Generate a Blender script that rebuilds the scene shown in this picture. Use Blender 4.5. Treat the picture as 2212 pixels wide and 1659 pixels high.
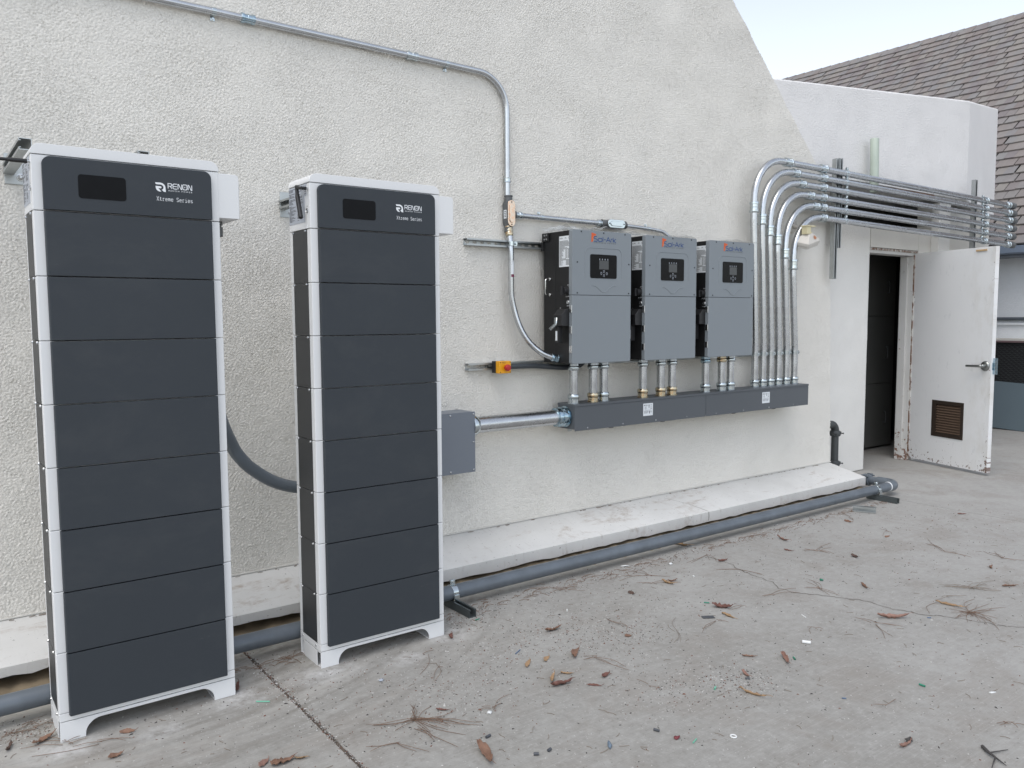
import bpy, bmesh, math, random
import numpy as np
from mathutils import Vector, Matrix
R = math.radians
S = bpy.context.scene
C = S.collection
for o in list(bpy.data.objects):
    bpy.data.objects.remove(o)

# ---------------------------------------------------------------- camera
CAM = (-3.1553, -3.9836, 1.4632)
YAW, PITCH, ROLL, FPX = R(36.5464), R(-4.668), R(-0.285), 1758.372 / 2212
_f = Vector((math.sin(YAW) * math.cos(PITCH), math.cos(YAW) * math.cos(PITCH), math.sin(PITCH)))
_r = Vector((math.cos(YAW), -math.sin(YAW), 0))
_u = _r.cross(_f)
_r, _u = math.cos(ROLL) * _r + math.sin(ROLL) * _u, -math.sin(ROLL) * _r + math.cos(ROLL) * _u
cd = bpy.data.cameras.new('camera')
cd.sensor_fit = 'HORIZONTAL'
cd.sensor_width = 36
cd.lens = 36 * FPX
cd.clip_start = 0.05
cd.clip_end = 400
cam = bpy.data.objects.new('camera', cd)
C.objects.link(cam)
cam.matrix_world = Matrix(((_r.x, _u.x, -_f.x, CAM[0]), (_r.y, _u.y, -_f.y, CAM[1]), (_r.z, _u.z, -_f.z, CAM[2]), (0, 0, 0, 1)))
S.camera = cam

# ---------------------------------------------------------------- sky and sun
SUN_EL, SUN_AZ = R(60), R(240)          # high over the left shoulder, veiled: only broad soft shadows
w = bpy.data.worlds.new('World')
S.world = w
w.use_nodes = True
nt = w.node_tree
sky = nt.nodes.new('ShaderNodeTexSky')
sky.sky_type = 'NISHITA'
sky.sun_disc = False
sky.sun_elevation = SUN_EL
sky.sun_rotation = SUN_AZ
sky.air_density = 1.0
sky.dust_density = 1.0
sky.ozone_density = 1.0
hs = nt.nodes.new('ShaderNodeHueSaturation')
hs.inputs['Saturation'].default_value = 0.40
bg = nt.nodes['Background']
bg.inputs['Strength'].default_value = 0.15
nt.links.new(sky.outputs[0], hs.inputs['Color'])
nt.links.new(hs.outputs[0], bg.inputs['Color'])
sl = bpy.data.lights.new('sun', 'SUN')
sl.energy = 0.6
sl.angle = R(42)
sl.color = (1, 0.95, 0.88)
so = bpy.data.objects.new('sun', sl)
C.objects.link(so)
_sd = Vector((math.sin(SUN_AZ) * math.cos(SUN_EL), math.cos(SUN_AZ) * math.cos(SUN_EL), math.sin(SUN_EL)))
so.rotation_euler = _sd.to_track_quat('Z', 'Y').to_euler()
so.location = _sd * 30
S.view_settings.view_transform = 'Standard'
S.view_settings.look = 'None'
S.view_settings.exposure = 0.84
S.view_settings.gamma = 1
S.view_settings.use_curve_mapping = False

# ---------------------------------------------------------------- mesh helper
class MB:
    def __init__(s):
        s.v, s.f, s.m = [], [], []
    def add(s, vs, fs, mi=0):
        b = len(s.v)
        s.v += [tuple(p) for p in vs]
        for f in fs:
            s.f.append(tuple(b + i for i in f))
            s.m.append(mi)
        return s
    def box(s, x0, x1, y0, y1, z0, z1, mi=0):
        x0, x1 = min(x0, x1), max(x0, x1); y0, y1 = min(y0, y1), max(y0, y1); z0, z1 = min(z0, z1), max(z0, z1)
        return s.add([(x0, y0, z0), (x1, y0, z0), (x1, y1, z0), (x0, y1, z0), (x0, y0, z1), (x1, y0, z1), (x1, y1, z1), (x0, y1, z1)],
                     [(0, 3, 2, 1), (4, 5, 6, 7), (0, 1, 5, 4), (1, 2, 6, 5), (2, 3, 7, 6), (3, 0, 4, 7)], mi)
    def prism(s, poly, ax, lo, hi, mi=0):
        n = len(poly)
        def P(a, b, t):
            return {'x': (t, a, b), 'y': (a, t, b), 'z': (a, b, t)}[ax]
        vs = [P(a, b, lo) for a, b in poly] + [P(a, b, hi) for a, b in poly]
        area = sum(poly[i][0] * poly[(i + 1) % n][1] - poly[(i + 1) % n][0] * poly[i][1] for i in range(n))
        flip = (area < 0) != (ax == 'y')
        fs = [tuple(range(n))[::-1], tuple(range(n, 2 * n))] + [(i, (i + 1) % n, n + (i + 1) % n, n + i) for i in range(n)]
        if flip:
            fs = [f[::-1] for f in fs]
        return s.add(vs, fs, mi)
    def lathe(s, p, d, prof, n=20, mi=0, cap=True):
        p, d = Vector(p), Vector(d).normalized()
        a = d.orthogonal().normalized()
        b = d.cross(a)
        vs = []
        for t, r in prof:
            for k in range(n):
                q = 2 * math.pi * k / n
                vs.append(p + d * t + (a * math.cos(q) + b * math.sin(q)) * r)
        fs = []
        for i in range(len(prof) - 1):
            for k in range(n):
                k2 = (k + 1) % n
                fs.append((i * n + k, i * n + k2, (i + 1) * n + k2, (i + 1) * n + k))
        if cap:
            fs.append(tuple(range(n))[::-1])
            fs.append(tuple(range((len(prof) - 1) * n, len(prof) * n)))
        return s.add(vs, fs, mi)
    def cyl(s, p, q, r, r2=None, n=16, mi=0):
        d = Vector(q) - Vector(p)
        return s.lathe(p, d, [(0, r), (d.length, r if r2 is None else r2)], n, mi)
    def tube(s, path, r, n=14, mi=0, cap=True):
        P = [Vector(p) for p in path]
        T = []
        for i in range(len(P)):
            a = P[max(0, i - 1)]; b = P[min(len(P) - 1, i + 1)]
            T.append((b - a).normalized())
        N = T[0].orthogonal().normalized()
        vs = []
        for i, p in enumerate(P):
            N = (N - T[i] * N.dot(T[i])).normalized()
            B = T[i].cross(N)
            rr = r[i] if isinstance(r, (list, tuple)) else r
            for k in range(n):
                q = 2 * math.pi * k / n
                vs.append(p + (N * math.cos(q) + B * math.sin(q)) * rr)
        fs = []
        for i in range(len(P) - 1):
            for k in range(n):
                k2 = (k + 1) % n
                fs.append((i * n + k, i * n + k2, (i + 1) * n + k2, (i + 1) * n + k))
        if cap:
            fs.append(tuple(range(n))[::-1]); fs.append(tuple(range((len(P) - 1) * n, len(P) * n)))
        return s.add(vs, fs, mi)
    def xf(s, M):
        s.v = [tuple(M @ Vector(p)) for p in s.v]
        return s

def fillet(pts, rad, n=10):
    P = [Vector(p) for p in pts]
    out = [P[0]]
    for i in range(1, len(P) - 1):
        r = rad[i - 1] if isinstance(rad, (list, tuple)) else rad
        a = (P[i - 1] - P[i]).normalized(); b = (P[i + 1] - P[i]).normalized()
        ang = math.acos(max(-1, min(1, a.dot(b))))
        if r <= 0 or ang > 3.12:
            out.append(P[i]); continue
        t = r / math.tan(ang / 2)
        cen = P[i] + (a + b).normalized() * (r / math.sin(ang / 2))
        s0 = P[i] + a * t - cen; s1 = P[i] + b * t - cen
        tot = s0.angle(s1)
        ax = s0.cross(s1).normalized()
        for k in range(n + 1):
            out.append(cen + Matrix.Rotation(tot * k / n, 3, ax) @ s0)
    out.append(P[-1])
    return out

def spline(pts, n=8):
    P = [Vector(p) for p in pts]
    P = [2 * P[0] - P[1]] + P + [2 * P[-1] - P[-2]]
    out = []
    for i in range(1, len(P) - 2):
        for k in range(n):
            t = k / n
            a, b, c, d = P[i - 1:i + 3]
            out.append(0.5 * ((2 * b) + (c - a) * t + (2 * a - 5 * b + 4 * c - d) * t * t + (3 * b - a - 3 * c + d) * t ** 3))
    out.append(P[-2])
    return out

def rrect(a0, a1, b0, b1, r, n=5, corners=(1, 1, 1, 1)):
    out = []
    for (ca, cb, q0, on) in ((a1 - r, b1 - r, 0, corners[0]), (a0 + r, b1 - r, 90, corners[1]), (a0 + r, b0 + r, 180, corners[2]), (a1 - r, b0 + r, 270, corners[3])):
        if on:
            for k in range(n + 1):
                q = R(q0 + 90 * k / n)
                out.append((ca + r * math.cos(q), cb + r * math.sin(q)))
        else:
            q = R(q0 + 45)
            out.append((ca + r * (1 if math.cos(q) > 0 else -1), cb + r * (1 if math.sin(q) > 0 else -1)))
    return out

def wpos(o):
    p = Vector((0, 0, 0))
    while o is not None:
        p += o.location
        o = o.parent
    return p

def obj(name, mb, m, parent=None, bevel=0, seg=2, ang=32):
    """one mesh object; vertices are given in world space and kept relative to the parent thing"""
    me = bpy.data.meshes.new(name)
    off = wpos(parent) if parent is not None else Vector((0, 0, 0))
    me.from_pydata([(x - off.x, y - off.y, z - off.z) for x, y, z in mb.v], [], mb.f)
    ms = m if isinstance(m, (list, tuple)) else [m]
    for k in ms:
        me.materials.append(k)
    if len(ms) > 1:
        me.polygons.foreach_set('material_index', mb.m)
    me.polygons.foreach_set('use_smooth', [True] * len(me.polygons))
    me.update()
    me.set_sharp_from_angle(angle=R(ang))
    o = bpy.data.objects.new(name, me)
    C.objects.link(o)
    o.parent = parent
    if bevel:
        b = o.modifiers.new('bevel', 'BEVEL')
        b.width = bevel; b.segments = seg; b.limit_method = 'ANGLE'; b.angle_limit = R(40); b.harden_normals = True
    return o

def tag(o, label, cat, group=None):
    o['label'] = label; o['category'] = cat
    if group: o['group'] = group
    return o

def thing(name, label, cat, loc, group=None):
    o = bpy.data.objects.new(name, None)
    o.empty_display_size = 0.1
    C.objects.link(o)
    o.location = loc
    return tag(o, label, cat, group)

def copy_tree(o, parent=None):
    c = o.copy()
    C.objects.link(c)
    c.parent = parent
    for ch in o.children:
        copy_tree(ch, c)
    return c

def stroke(mb, lines, org, right, up, sx, sz, w, off, mi=0):
    """flat print: polylines drawn as mitred ribbons on the plane org + right*x + up*z, lifted by off"""
    org, right, up = Vector(org), Vector(right), Vector(up)
    nrm = right.cross(up)
    for j, ln in enumerate(lines):
        closed = ln[0] == ln[-1] and len(ln) > 2
        P = [Vector((a * sx, b * sz)) for a, b in (ln[:-1] if closed else ln)]
        n = len(P)
        L, Rr = [], []
        for i in range(n):
            pa = P[i - 1] if (closed or i > 0) else None
            pb = P[(i + 1) % n] if (closed or i < n - 1) else None
            d0 = (P[i] - pa).normalized() if pa is not None else None
            d1 = (pb - P[i]).normalized() if pb is not None else None
            if d0 is None: d0 = d1
            if d1 is None: d1 = d0
            n0 = Vector((-d0.y, d0.x)); n1 = Vector((-d1.y, d1.x))
            m = n0 + n1
            m = n0 if m.length < 1e-4 else m.normalized()
            k = min(2.2, 1 / max(0.3, m.dot(n0)))
            L.append(P[i] + m * w / 2 * k); Rr.append(P[i] - m * w / 2 * k)
        o3 = org + nrm * (off + 0.00012 * j)
        vs = [o3 + right * p.x + up * p.y for p in L] + [o3 + right * p.x + up * p.y for p in Rr]
        fs = [((i + 1) % n, i, n + i, n + (i + 1) % n) for i in range(n if closed else n - 1)]
        mb.add(vs, fs, mi)
    return mb

def flat(mb, poly, org, right, up, off, mi=0):
    org, right, up = Vector(org), Vector(right), Vector(up)
    nrm = right.cross(up)
    mb.add([org + right * a + up * b + nrm * off for a, b in poly], [tuple(range(len(poly)))], mi)
    return mb

def text(mb, s, org, right, up, w, h, off, mi=0, space=1.0):
    """built-in font, fitted to a w x h box whose lower left corner is org"""
    cu = bpy.data.curves.new('t', 'FONT')
    cu.body = s; cu.space_character = space; cu.resolution_u = 2
    t = bpy.data.objects.new('t', cu)
    C.objects.link(t)
    bpy.context.view_layer.update()
    me = bpy.data.meshes.new_from_object(t.evaluated_get(bpy.context.evaluated_depsgraph_get()))
    xs = [v.co.x for v in me.vertices]; ys = [v.co.y for v in me.vertices]
    x0, x1, y0, y1 = min(xs), max(xs), min(ys), max(ys)
    org, right, up = Vector(org), Vector(right), Vector(up)
    nrm = right.cross(up)
    mb.add([org + right * ((v.co.x - x0) / (x1 - x0) * w) + up * ((v.co.y - y0) / max(1e-6, y1 - y0) * h) + nrm * off for v in me.vertices],
           [tuple(p.vertices) for p in me.polygons], mi)
    bpy.data.objects.remove(t); bpy.data.meshes.remove(me); bpy.data.curves.remove(cu)
    return mb

# ---------------------------------------------------------------- materials
def nodes(name):
    m = bpy.data.materials.new(name)
    m.use_nodes = True
    t = m.node_tree
    return m, t, t.nodes['Principled BSDF']

class NT:
    def __init__(s, t):
        s.t = t
        s.tc = t.nodes.new('ShaderNodeTexCoord')
    def co(s, kind='Object', scale=(1, 1, 1), rot=(0, 0, 0)):
        mp = s.t.nodes.new('ShaderNodeMapping')
        mp.inputs['Scale'].default_value = scale
        mp.inputs['Rotation'].default_value = rot
        s.t.links.new(s.tc.outputs[kind], mp.inputs[0])
        return mp.outputs[0]
    def geo(s):
        g = s.t.nodes.new('ShaderNodeNewGeometry')
        return g
    def noise(s, co, scale, detail=3, rough=.55, dist=0):
        n = s.t.nodes.new('ShaderNodeTexNoise')
        n.inputs['Scale'].default_value = scale; n.inputs['Detail'].default_value = detail
        n.inputs['Roughness'].default_value = rough; n.inputs['Distortion'].default_value = dist
        s.t.links.new(co, n.inputs['Vector'])
        return n.outputs['Fac']
    def vor(s, co, scale, feat='F1'):
        n = s.t.nodes.new('ShaderNodeTexVoronoi')
        n.feature = feat
        n.inputs['Scale'].default_value = scale
        s.t.links.new(co, n.inputs['Vector'])
        return n.outputs['Distance']
    def ramp(s, fac, stops):
        r = s.t.nodes.new('ShaderNodeValToRGB')
        e = r.color_ramp.elements
        while len(e) < len(stops): e.new(0.5)
        for el, (p, c) in zip(e, stops):
            el.position = p
            el.color = (c, c, c, 1) if isinstance(c, (int, float)) else (*c, 1)
        s.t.links.new(fac, r.inputs[0])
        return r.outputs[0]
    def mix(s, fac, a, b, mode='MIX'):
        n = s.t.nodes.new('ShaderNodeMix')
        n.data_type = 'RGBA'; n.blend_type = mode
        for sock, v in ((n.inputs[0], fac), (n.inputs[6], a), (n.inputs[7], b)):
            if hasattr(v, 'is_output'): s.t.links.new(v, sock)
            elif isinstance(v, (int, float)): sock.default_value = v if sock == n.inputs[0] else (v, v, v, 1)
            else: sock.default_value = (*v, 1)
        return n.outputs[2]
    def math(s, op, a, b=0.0, clamp=False):
        n = s.t.nodes.new('ShaderNodeMath')
        n.operation = op; n.use_clamp = clamp
        for sock, v in ((n.inputs[0], a), (n.inputs[1], b)):
            if hasattr(v, 'is_output'): s.t.links.new(v, sock)
            else: sock.default_value = v
        return n.outputs[0]
    def sep(s, co):
        n = s.t.nodes.new('ShaderNodeSeparateXYZ')
        s.t.links.new(co, n.inputs[0])
        return n.outputs
    def bump(s, h, strength, dist, nrm=None):
        n = s.t.nodes.new('ShaderNodeBump')
        n.inputs['Strength'].default_value = strength; n.inputs['Distance'].default_value = dist
        s.t.links.new(h, n.inputs['Height'])
        if nrm is not None: s.t.links.new(nrm, n.inputs['Normal'])
        return n.outputs[0]
    def to(s, out, bsdf, name):
        s.t.links.new(out, bsdf.inputs[name])

def simple(name, col, rough=.5, metal=0, var=.06, vs=6, bump=0, bs=400, dirt=0, rvar=0):
    """paint, plastic or plain metal: base colour with slow tonal drift, optional dirt flecks, fine relief"""
    m, t, b = nodes(name)
    n = NT(t)
    co = n.co()
    base = n.mix(n.noise(co, vs, 4), tuple(c * (1 - var) for c in col), tuple(min(1, c * (1 + var)) for c in col))
    if dirt:
        d = n.ramp(n.noise(co, 23, 6, .7), [(.58, 0), (.72, 1)])
        base = n.mix(n.math('MULTIPLY', d, dirt), base, (.12, .10, .08))
    n.to(base, b, 'Base Color')
    b.inputs['Metallic'].default_value = metal
    if rvar:
        n.to(n.ramp(n.noise(co, vs * 3, 4), [(.3, max(.05, rough - rvar)), (.7, rough + rvar)]), b, 'Roughness')
    else:
        b.inputs['Roughness'].default_value = rough
    if bump:
        n.to(n.bump(n.noise(co, bs, 2), bump, .001), b, 'Normal')
    return m

def stucco(name, col, coarse, fine, strength, stretch=1.5, stain=.5, dist=.008):
    m, t, b = nodes(name)
    n = NT(t)
    co = n.co(scale=(1, 1, stretch))
    big = n.noise(n.co(), .9, 5, .6)
    base = n.mix(n.ramp(big, [(.35, 0), (.65, 1)]), tuple(c * .955 for c in col), tuple(c * 1.03 for c in col))
    spot = n.ramp(n.noise(n.co(scale=(1.3, 1, .8)), 3.1, 6, .65), [(.57, 0), (.75, 1)])
    base = n.mix(n.math('MULTIPLY', spot, .22 * stain), base, tuple(c * k for c, k in zip(col, (.74, .70, .62))))
    n.to(base, b, 'Base Color')
    b.inputs['Roughness'].default_value = .92
    b.inputs['Specular IOR Level'].default_value = .2
    h1 = n.ramp(n.noise(co, coarse, 3, .6, .9), [(.36, 0), (.50, .62), (.60, .78), (.72, 1)])
    h2 = n.noise(co, fine, 3, .6)
    h3 = n.noise(n.co(), 7, 2)
    h = n.math('ADD', n.math('ADD', n.math('MULTIPLY', h1, .62), n.math('MULTIPLY', h2, .40)), n.math('MULTIPLY', h3, .5))
    n.to(n.bump(h, strength, dist), b, 'Normal')
    return m

def galv(name, col=(.60, .62, .64), rough=.3, tint=None):
    m, t, b = nodes(name)
    n = NT(t)
    co = n.co()
    v = n.noise(co, 14, 5, .65)
    base = n.mix(n.ramp(v, [(.3, 0), (.7, 1)]), tuple(c * .90 for c in col), tuple(min(1, c * 1.05) for c in col))
    base = n.mix(n.math('MULTIPLY', n.ramp(n.noise(co, 55, 4, .7), [(.62, 0), (.70, 1)]), .25), base, tuple(c * .55 for c in col))
    if tint:
        base = n.mix(n.ramp(n.noise(co, 60, 2), [(.5, 0), (.62, 1)]), base, tint)
    n.to(base, b, 'Base Color')
    b.inputs['Metallic'].default_value = 1
    n.to(n.ramp(n.noise(co, 12, 3), [(.3, max(.06, rough - .05)), (.7, rough + .07)]), b, 'Roughness')
    return m

M = {}
M['stucco'] = stucco('coarse_stucco', (.775, .748, .692), 70, 210, .45, 1.5, .12)
M['stucco_upper'] = stucco('lace_stucco', (.75, .735, .72), 60, 150, .4, 1.1, .1)
M['stucco_door'] = stucco('entrance_stucco', (.75, .735, .70), 75, 190, .4, 1.3, .15)
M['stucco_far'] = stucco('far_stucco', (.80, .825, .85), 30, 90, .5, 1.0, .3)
M['plaster'] = simple('smooth_plaster', (.60, .585, .545), .85, var=.08, vs=2.5, bump=.3, bs=60, dirt=.12)
M['post'] = simple('post_paint', (.70, .69, .66), .6, var=.06, vs=4, dirt=.1)
M['white'] = simple('white_powder_coat', (.73, .735, .735), .45, var=.015, vs=2, bump=.06, bs=900)
M['panel'] = simple('charcoal_panel', (.0375, .0440, .0515), .55, var=.05, vs=3, bump=.05, bs=1200, rvar=.05)
M['panel'].node_tree.nodes['Principled BSDF'].inputs['Specular IOR Level'].default_value = .28
def panel_mat():
    m, t, b = nodes('charcoal_panel')
    n = NT(t)
    co = n.co()
    base = n.mix(n.noise(co, 3, 4), (.0355, .0418, .0490), (.0395, .0462, .0540))
    dust = n.ramp(n.noise(n.co(scale=(1, 1, 1.6)), 2.2, 7, .72, .3), [(.50, 0), (.75, 1)])
    base = n.mix(n.math('MULTIPLY', dust, .10), base, (.17, .165, .155))
    sc = n.ramp(n.noise(n.co(scale=(9, 9, 55), rot=(0, R(24), 0)), 1.4, 3, .6), [(.73, 0), (.77, 1)])
    base = n.mix(n.math('MULTIPLY', sc, .10), base, (.25, .26, .27))
    n.to(base, b, 'Base Color')
    n.to(n.ramp(n.noise(co, 5, 5, .7), [(.3, .46), (.7, .62)]), b, 'Roughness')
    b.inputs['Specular IOR Level'].default_value = .30
    n.to(n.bump(n.noise(co, 1100, 2), .05, .001), b, 'Normal')
    return m
M['panel'] = panel_mat()
M['side'] = simple('dark_side_panel', (.030, .0315, .033), .45, var=.06, vs=5, bump=.05, bs=900)
M['screen'] = simple('black_glass', (.004, .004, .005), .22, var=.2, vs=9, rvar=.06)
M['screen'].node_tree.nodes['Principled BSDF'].inputs['Specular IOR Level'].default_value = .12
M['print'] = simple('white_print', (.78, .80, .82), .5, var=.01)
M['emt'] = galv('galvanised_tube', (.55, .565, .58), .25)
M['zinc'] = galv('bright_zinc', (.56, .61, .63), .14)
M['zinc_b'] = galv('bluish_zinc', (.44, .54, .60), .16, (.25, .38, .48))
M['zinc_g'] = galv('brassy_zinc', (.60, .54, .40), .2, (.58, .42, .26))
M['zinc_c'] = galv('copper_tinted_cover', (.72, .58, .47), .24, (.74, .50, .36))
M['strut'] = galv('strut_steel', (.48, .50, .50), .38)
M['strut_dark'] = simple('weathered_strut', (.085, .098, .10), .5, .3, var=.25, vs=12, dirt=.3)
M['cast'] = simple('cast_grey', (.115, .12, .122), .5, .25, var=.06, bump=.2, bs=300)
M['trough'] = simple('grey_enamel', (.088, .098, .109), .48, var=.05, vs=3, bump=.05, bs=900, dirt=.04)
M['pull'] = simple('pull_box_enamel', (.165, .185, .215), .42, var=.05, vs=3, bump=.05, bs=900)
M['inv'] = simple('inverter_grey', (.212, .236, .254), .48, var=.02, vs=2, bump=.10, bs=1100)
M['black'] = simple('black_powder_coat', (.0075, .0075, .008), .5, var=.1, bump=.08, bs=900)
M['plug_black'] = simple('black_plastic', (.012, .012, .013), .45, var=.1)
M['lcd'] = simple('grey_lcd', (.05, .053, .056), .25, var=.08, vs=30)
M['label'] = simple('white_sticker', (.72, .75, .77), .4, var=.02)
M['label_g'] = simple('silver_sticker', (.42, .45, .50), .4, var=.03)
M['ink'] = simple('black_ink', (.02, .02, .022), .6)
M['ink_soft'] = simple('grey_print', (.17, .18, .20), .6)
M['ink_blue'] = simple('blue_ink', (.012, .055, .20), .5)
M['orange'] = simple('orange_ink', (.62, .10, .025), .5, var=.1, vs=60)
M['orange_l'] = simple('light_orange_ink', (.80, .33, .12), .5)
M['chrome'] = galv('brushed_handle', (.70, .70, .68), .18)
M['screw'] = galv('steel_screw', (.55, .56, .57), .25)
M['screw_d'] = simple('dark_screw', (.03, .032, .036), .35, .5)
M['yellow'] = simple('yellow_plastic', (.78, .36, .008), .38, var=.03)
M['red'] = simple('red_plastic', (.42, .018, .018), .38, var=.04)
M['flex'] = simple('grey_pvc_jacket', (.115, .135, .155), .38, var=.05, vs=8)
M['cable'] = simple('dark_pvc_jacket', (.045, .052, .060), .35, var=.05, vs=8)
M['pipe'] = simple('grey_pipe', (.130, .150, .172), .42, .2, var=.38, vs=7, bump=.15, bs=120, dirt=.16, rvar=.1)
M['iron'] = simple('dark_iron_pipe', (.065, .070, .072), .5, .3, var=.2, vs=9, bump=.15, bs=120, dirt=.1)
M['green'] = simple('pale_green_pipe', (.44, .50, .43), .4, var=.05, vs=4)
M['lamp'] = simple('weathered_lamp', (.58, .55, .50), .5, var=.08, vs=15, dirt=.1)
M['lamp_rust'] = simple('rusty_patch', (.42, .19, .10), .8, var=.3, vs=40)
M['ivory'] = simple('ivory_plastic', (.62, .56, .36), .45, var=.06)
M['locker'] = simple('dark_locker', (.12, .12, .112), .5, var=.1, vs=3, dirt=.05)
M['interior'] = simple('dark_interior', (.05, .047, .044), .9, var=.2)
M['vent'] = simple('brown_vent', (.030, .020, .014), .5, var=.25, vs=20, dirt=.1)
M['vent_s'] = simple('brown_slat', (.12, .080, .056), .5, var=.25, vs=20, dirt=.15)
M['bronze'] = galv('worn_lever', (.30, .31, .30), .32)
M['wood'] = simple('bare_wood', (.50, .34, .18), .75, var=.2, vs=30)
M['gutter'] = simple('blue_grey_gutter', (.20, .245, .32), .4, var=.06, vs=2)
M['gutter_d'] = simple('soffit_paint', (.20, .22, .25), .6, var=.08)
M['coil'] = simple('black_coil_guard', (.022, .023, .025), .6, var=.3, vs=12)
M['rail'] = simple('maroon_rail', (.17, .12, .125), .5, var=.1)
M['slate_panel'] = simple('slate_blue_panel', (.125, .165, .19), .5, var=.05, vs=2)
M['soil'] = simple('dry_soil', (.24, .19, .125), .95, var=.55, vs=14, bump=1, bs=40, dirt=.5)
M['dirt'] = simple('joint_dirt', (.12, .095, .075), .95, var=.4, vs=30, bump=1, bs=80)
M['crackfill'] = simple('crack_dirt', (.13, .112, .095), .95, var=.4, vs=40)
M['gravel_l'] = simple('pale_grit', (.60, .585, .56), .8, var=.15, vs=40)
M['gravel_d'] = simple('dark_grit', (.06, .055, .052), .8, var=.3, vs=40)
M['bark'] = simple('red_brown_bits', (.17, .075, .050), .8, var=.3, vs=40)
M['needle'] = simple('dry_needle', (.20, .125, .085), .7, var=.3, vs=30)
M['twig'] = simple('dry_twig', (.24, .195, .155), .8, var=.3, vs=30)
for k, c in dict(leaf_tan=(.35, .225, .125), leaf_brown=(.215, .122, .082), leaf_red=(.15, .068, .052), leaf_pink=(.27, .155, .12), leaf_dark=(.085, .052, .040)).items():
    M[k] = simple(k, c, .7, var=.5, vs=45, bump=.5, bs=150)
M['mint'] = simple('mint_plastic', (.17, .48, .34), .35)
M['teal'] = simple('green_plastic', (.03, .22, .14), .35)
M['blue'] = simple('blue_plastic', (.10, .15, .24), .4)
M['dull_red'] = simple('dull_red_plastic', (.16, .03, .035), .6, var=.3)
M['blue_grey'] = simple('blue_grey_plastic', (.16, .21, .27), .5)
M['grey_pl'] = simple('grey_plastic', (.07, .075, .085), .45)
M['paper'] = simple('white_scrap', (.74, .75, .74), .6, var=.05)

# worn white paint of the concrete ledge
def ledge_mat():
    m, t, b = nodes('worn_white_paint')
    n = NT(t)
    co = n.co()
    base = n.mix(n.ramp(n.noise(co, 2.2, 6, .65), [(.3, 0), (.7, 1)]), (.56, .555, .535), (.665, .66, .64))
    st = n.ramp(n.noise(n.co(scale=(.9, 2.5, 1)), 2.7, 8, .72, .4), [(.54, 0), (.66, 1)])
    br = n.ramp(n.noise(co, 24, 5, .7), [(.38, 0), (.62, 1)])
    base = n.mix(n.math('MULTIPLY', n.math('MULTIPLY', st, br), .85), base, (.36, .30, .25))
    rub = n.ramp(n.noise(n.co(scale=(14, 3, 3), rot=(0, 0, R(55))), 2.2, 4, .6), [(.60, 0), (.72, 1)])
    base = n.mix(n.math('MULTIPLY', n.math('MULTIPLY', rub, br), .45), base, (.30, .25, .22))
    fl = n.ramp(n.noise(co, 65, 3), [(.69, 0), (.72, 1)])
    base = n.mix(n.math('MULTIPLY', fl, .8), base, (.10, .085, .07))
    n.to(base, b, 'Base Color')
    b.inputs['Roughness'].default_value = .7
    n.to(n.bump(n.noise(co, 35, 5), .25, .004), b, 'Normal')
    return m
M['ledge'] = ledge_mat()

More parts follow.
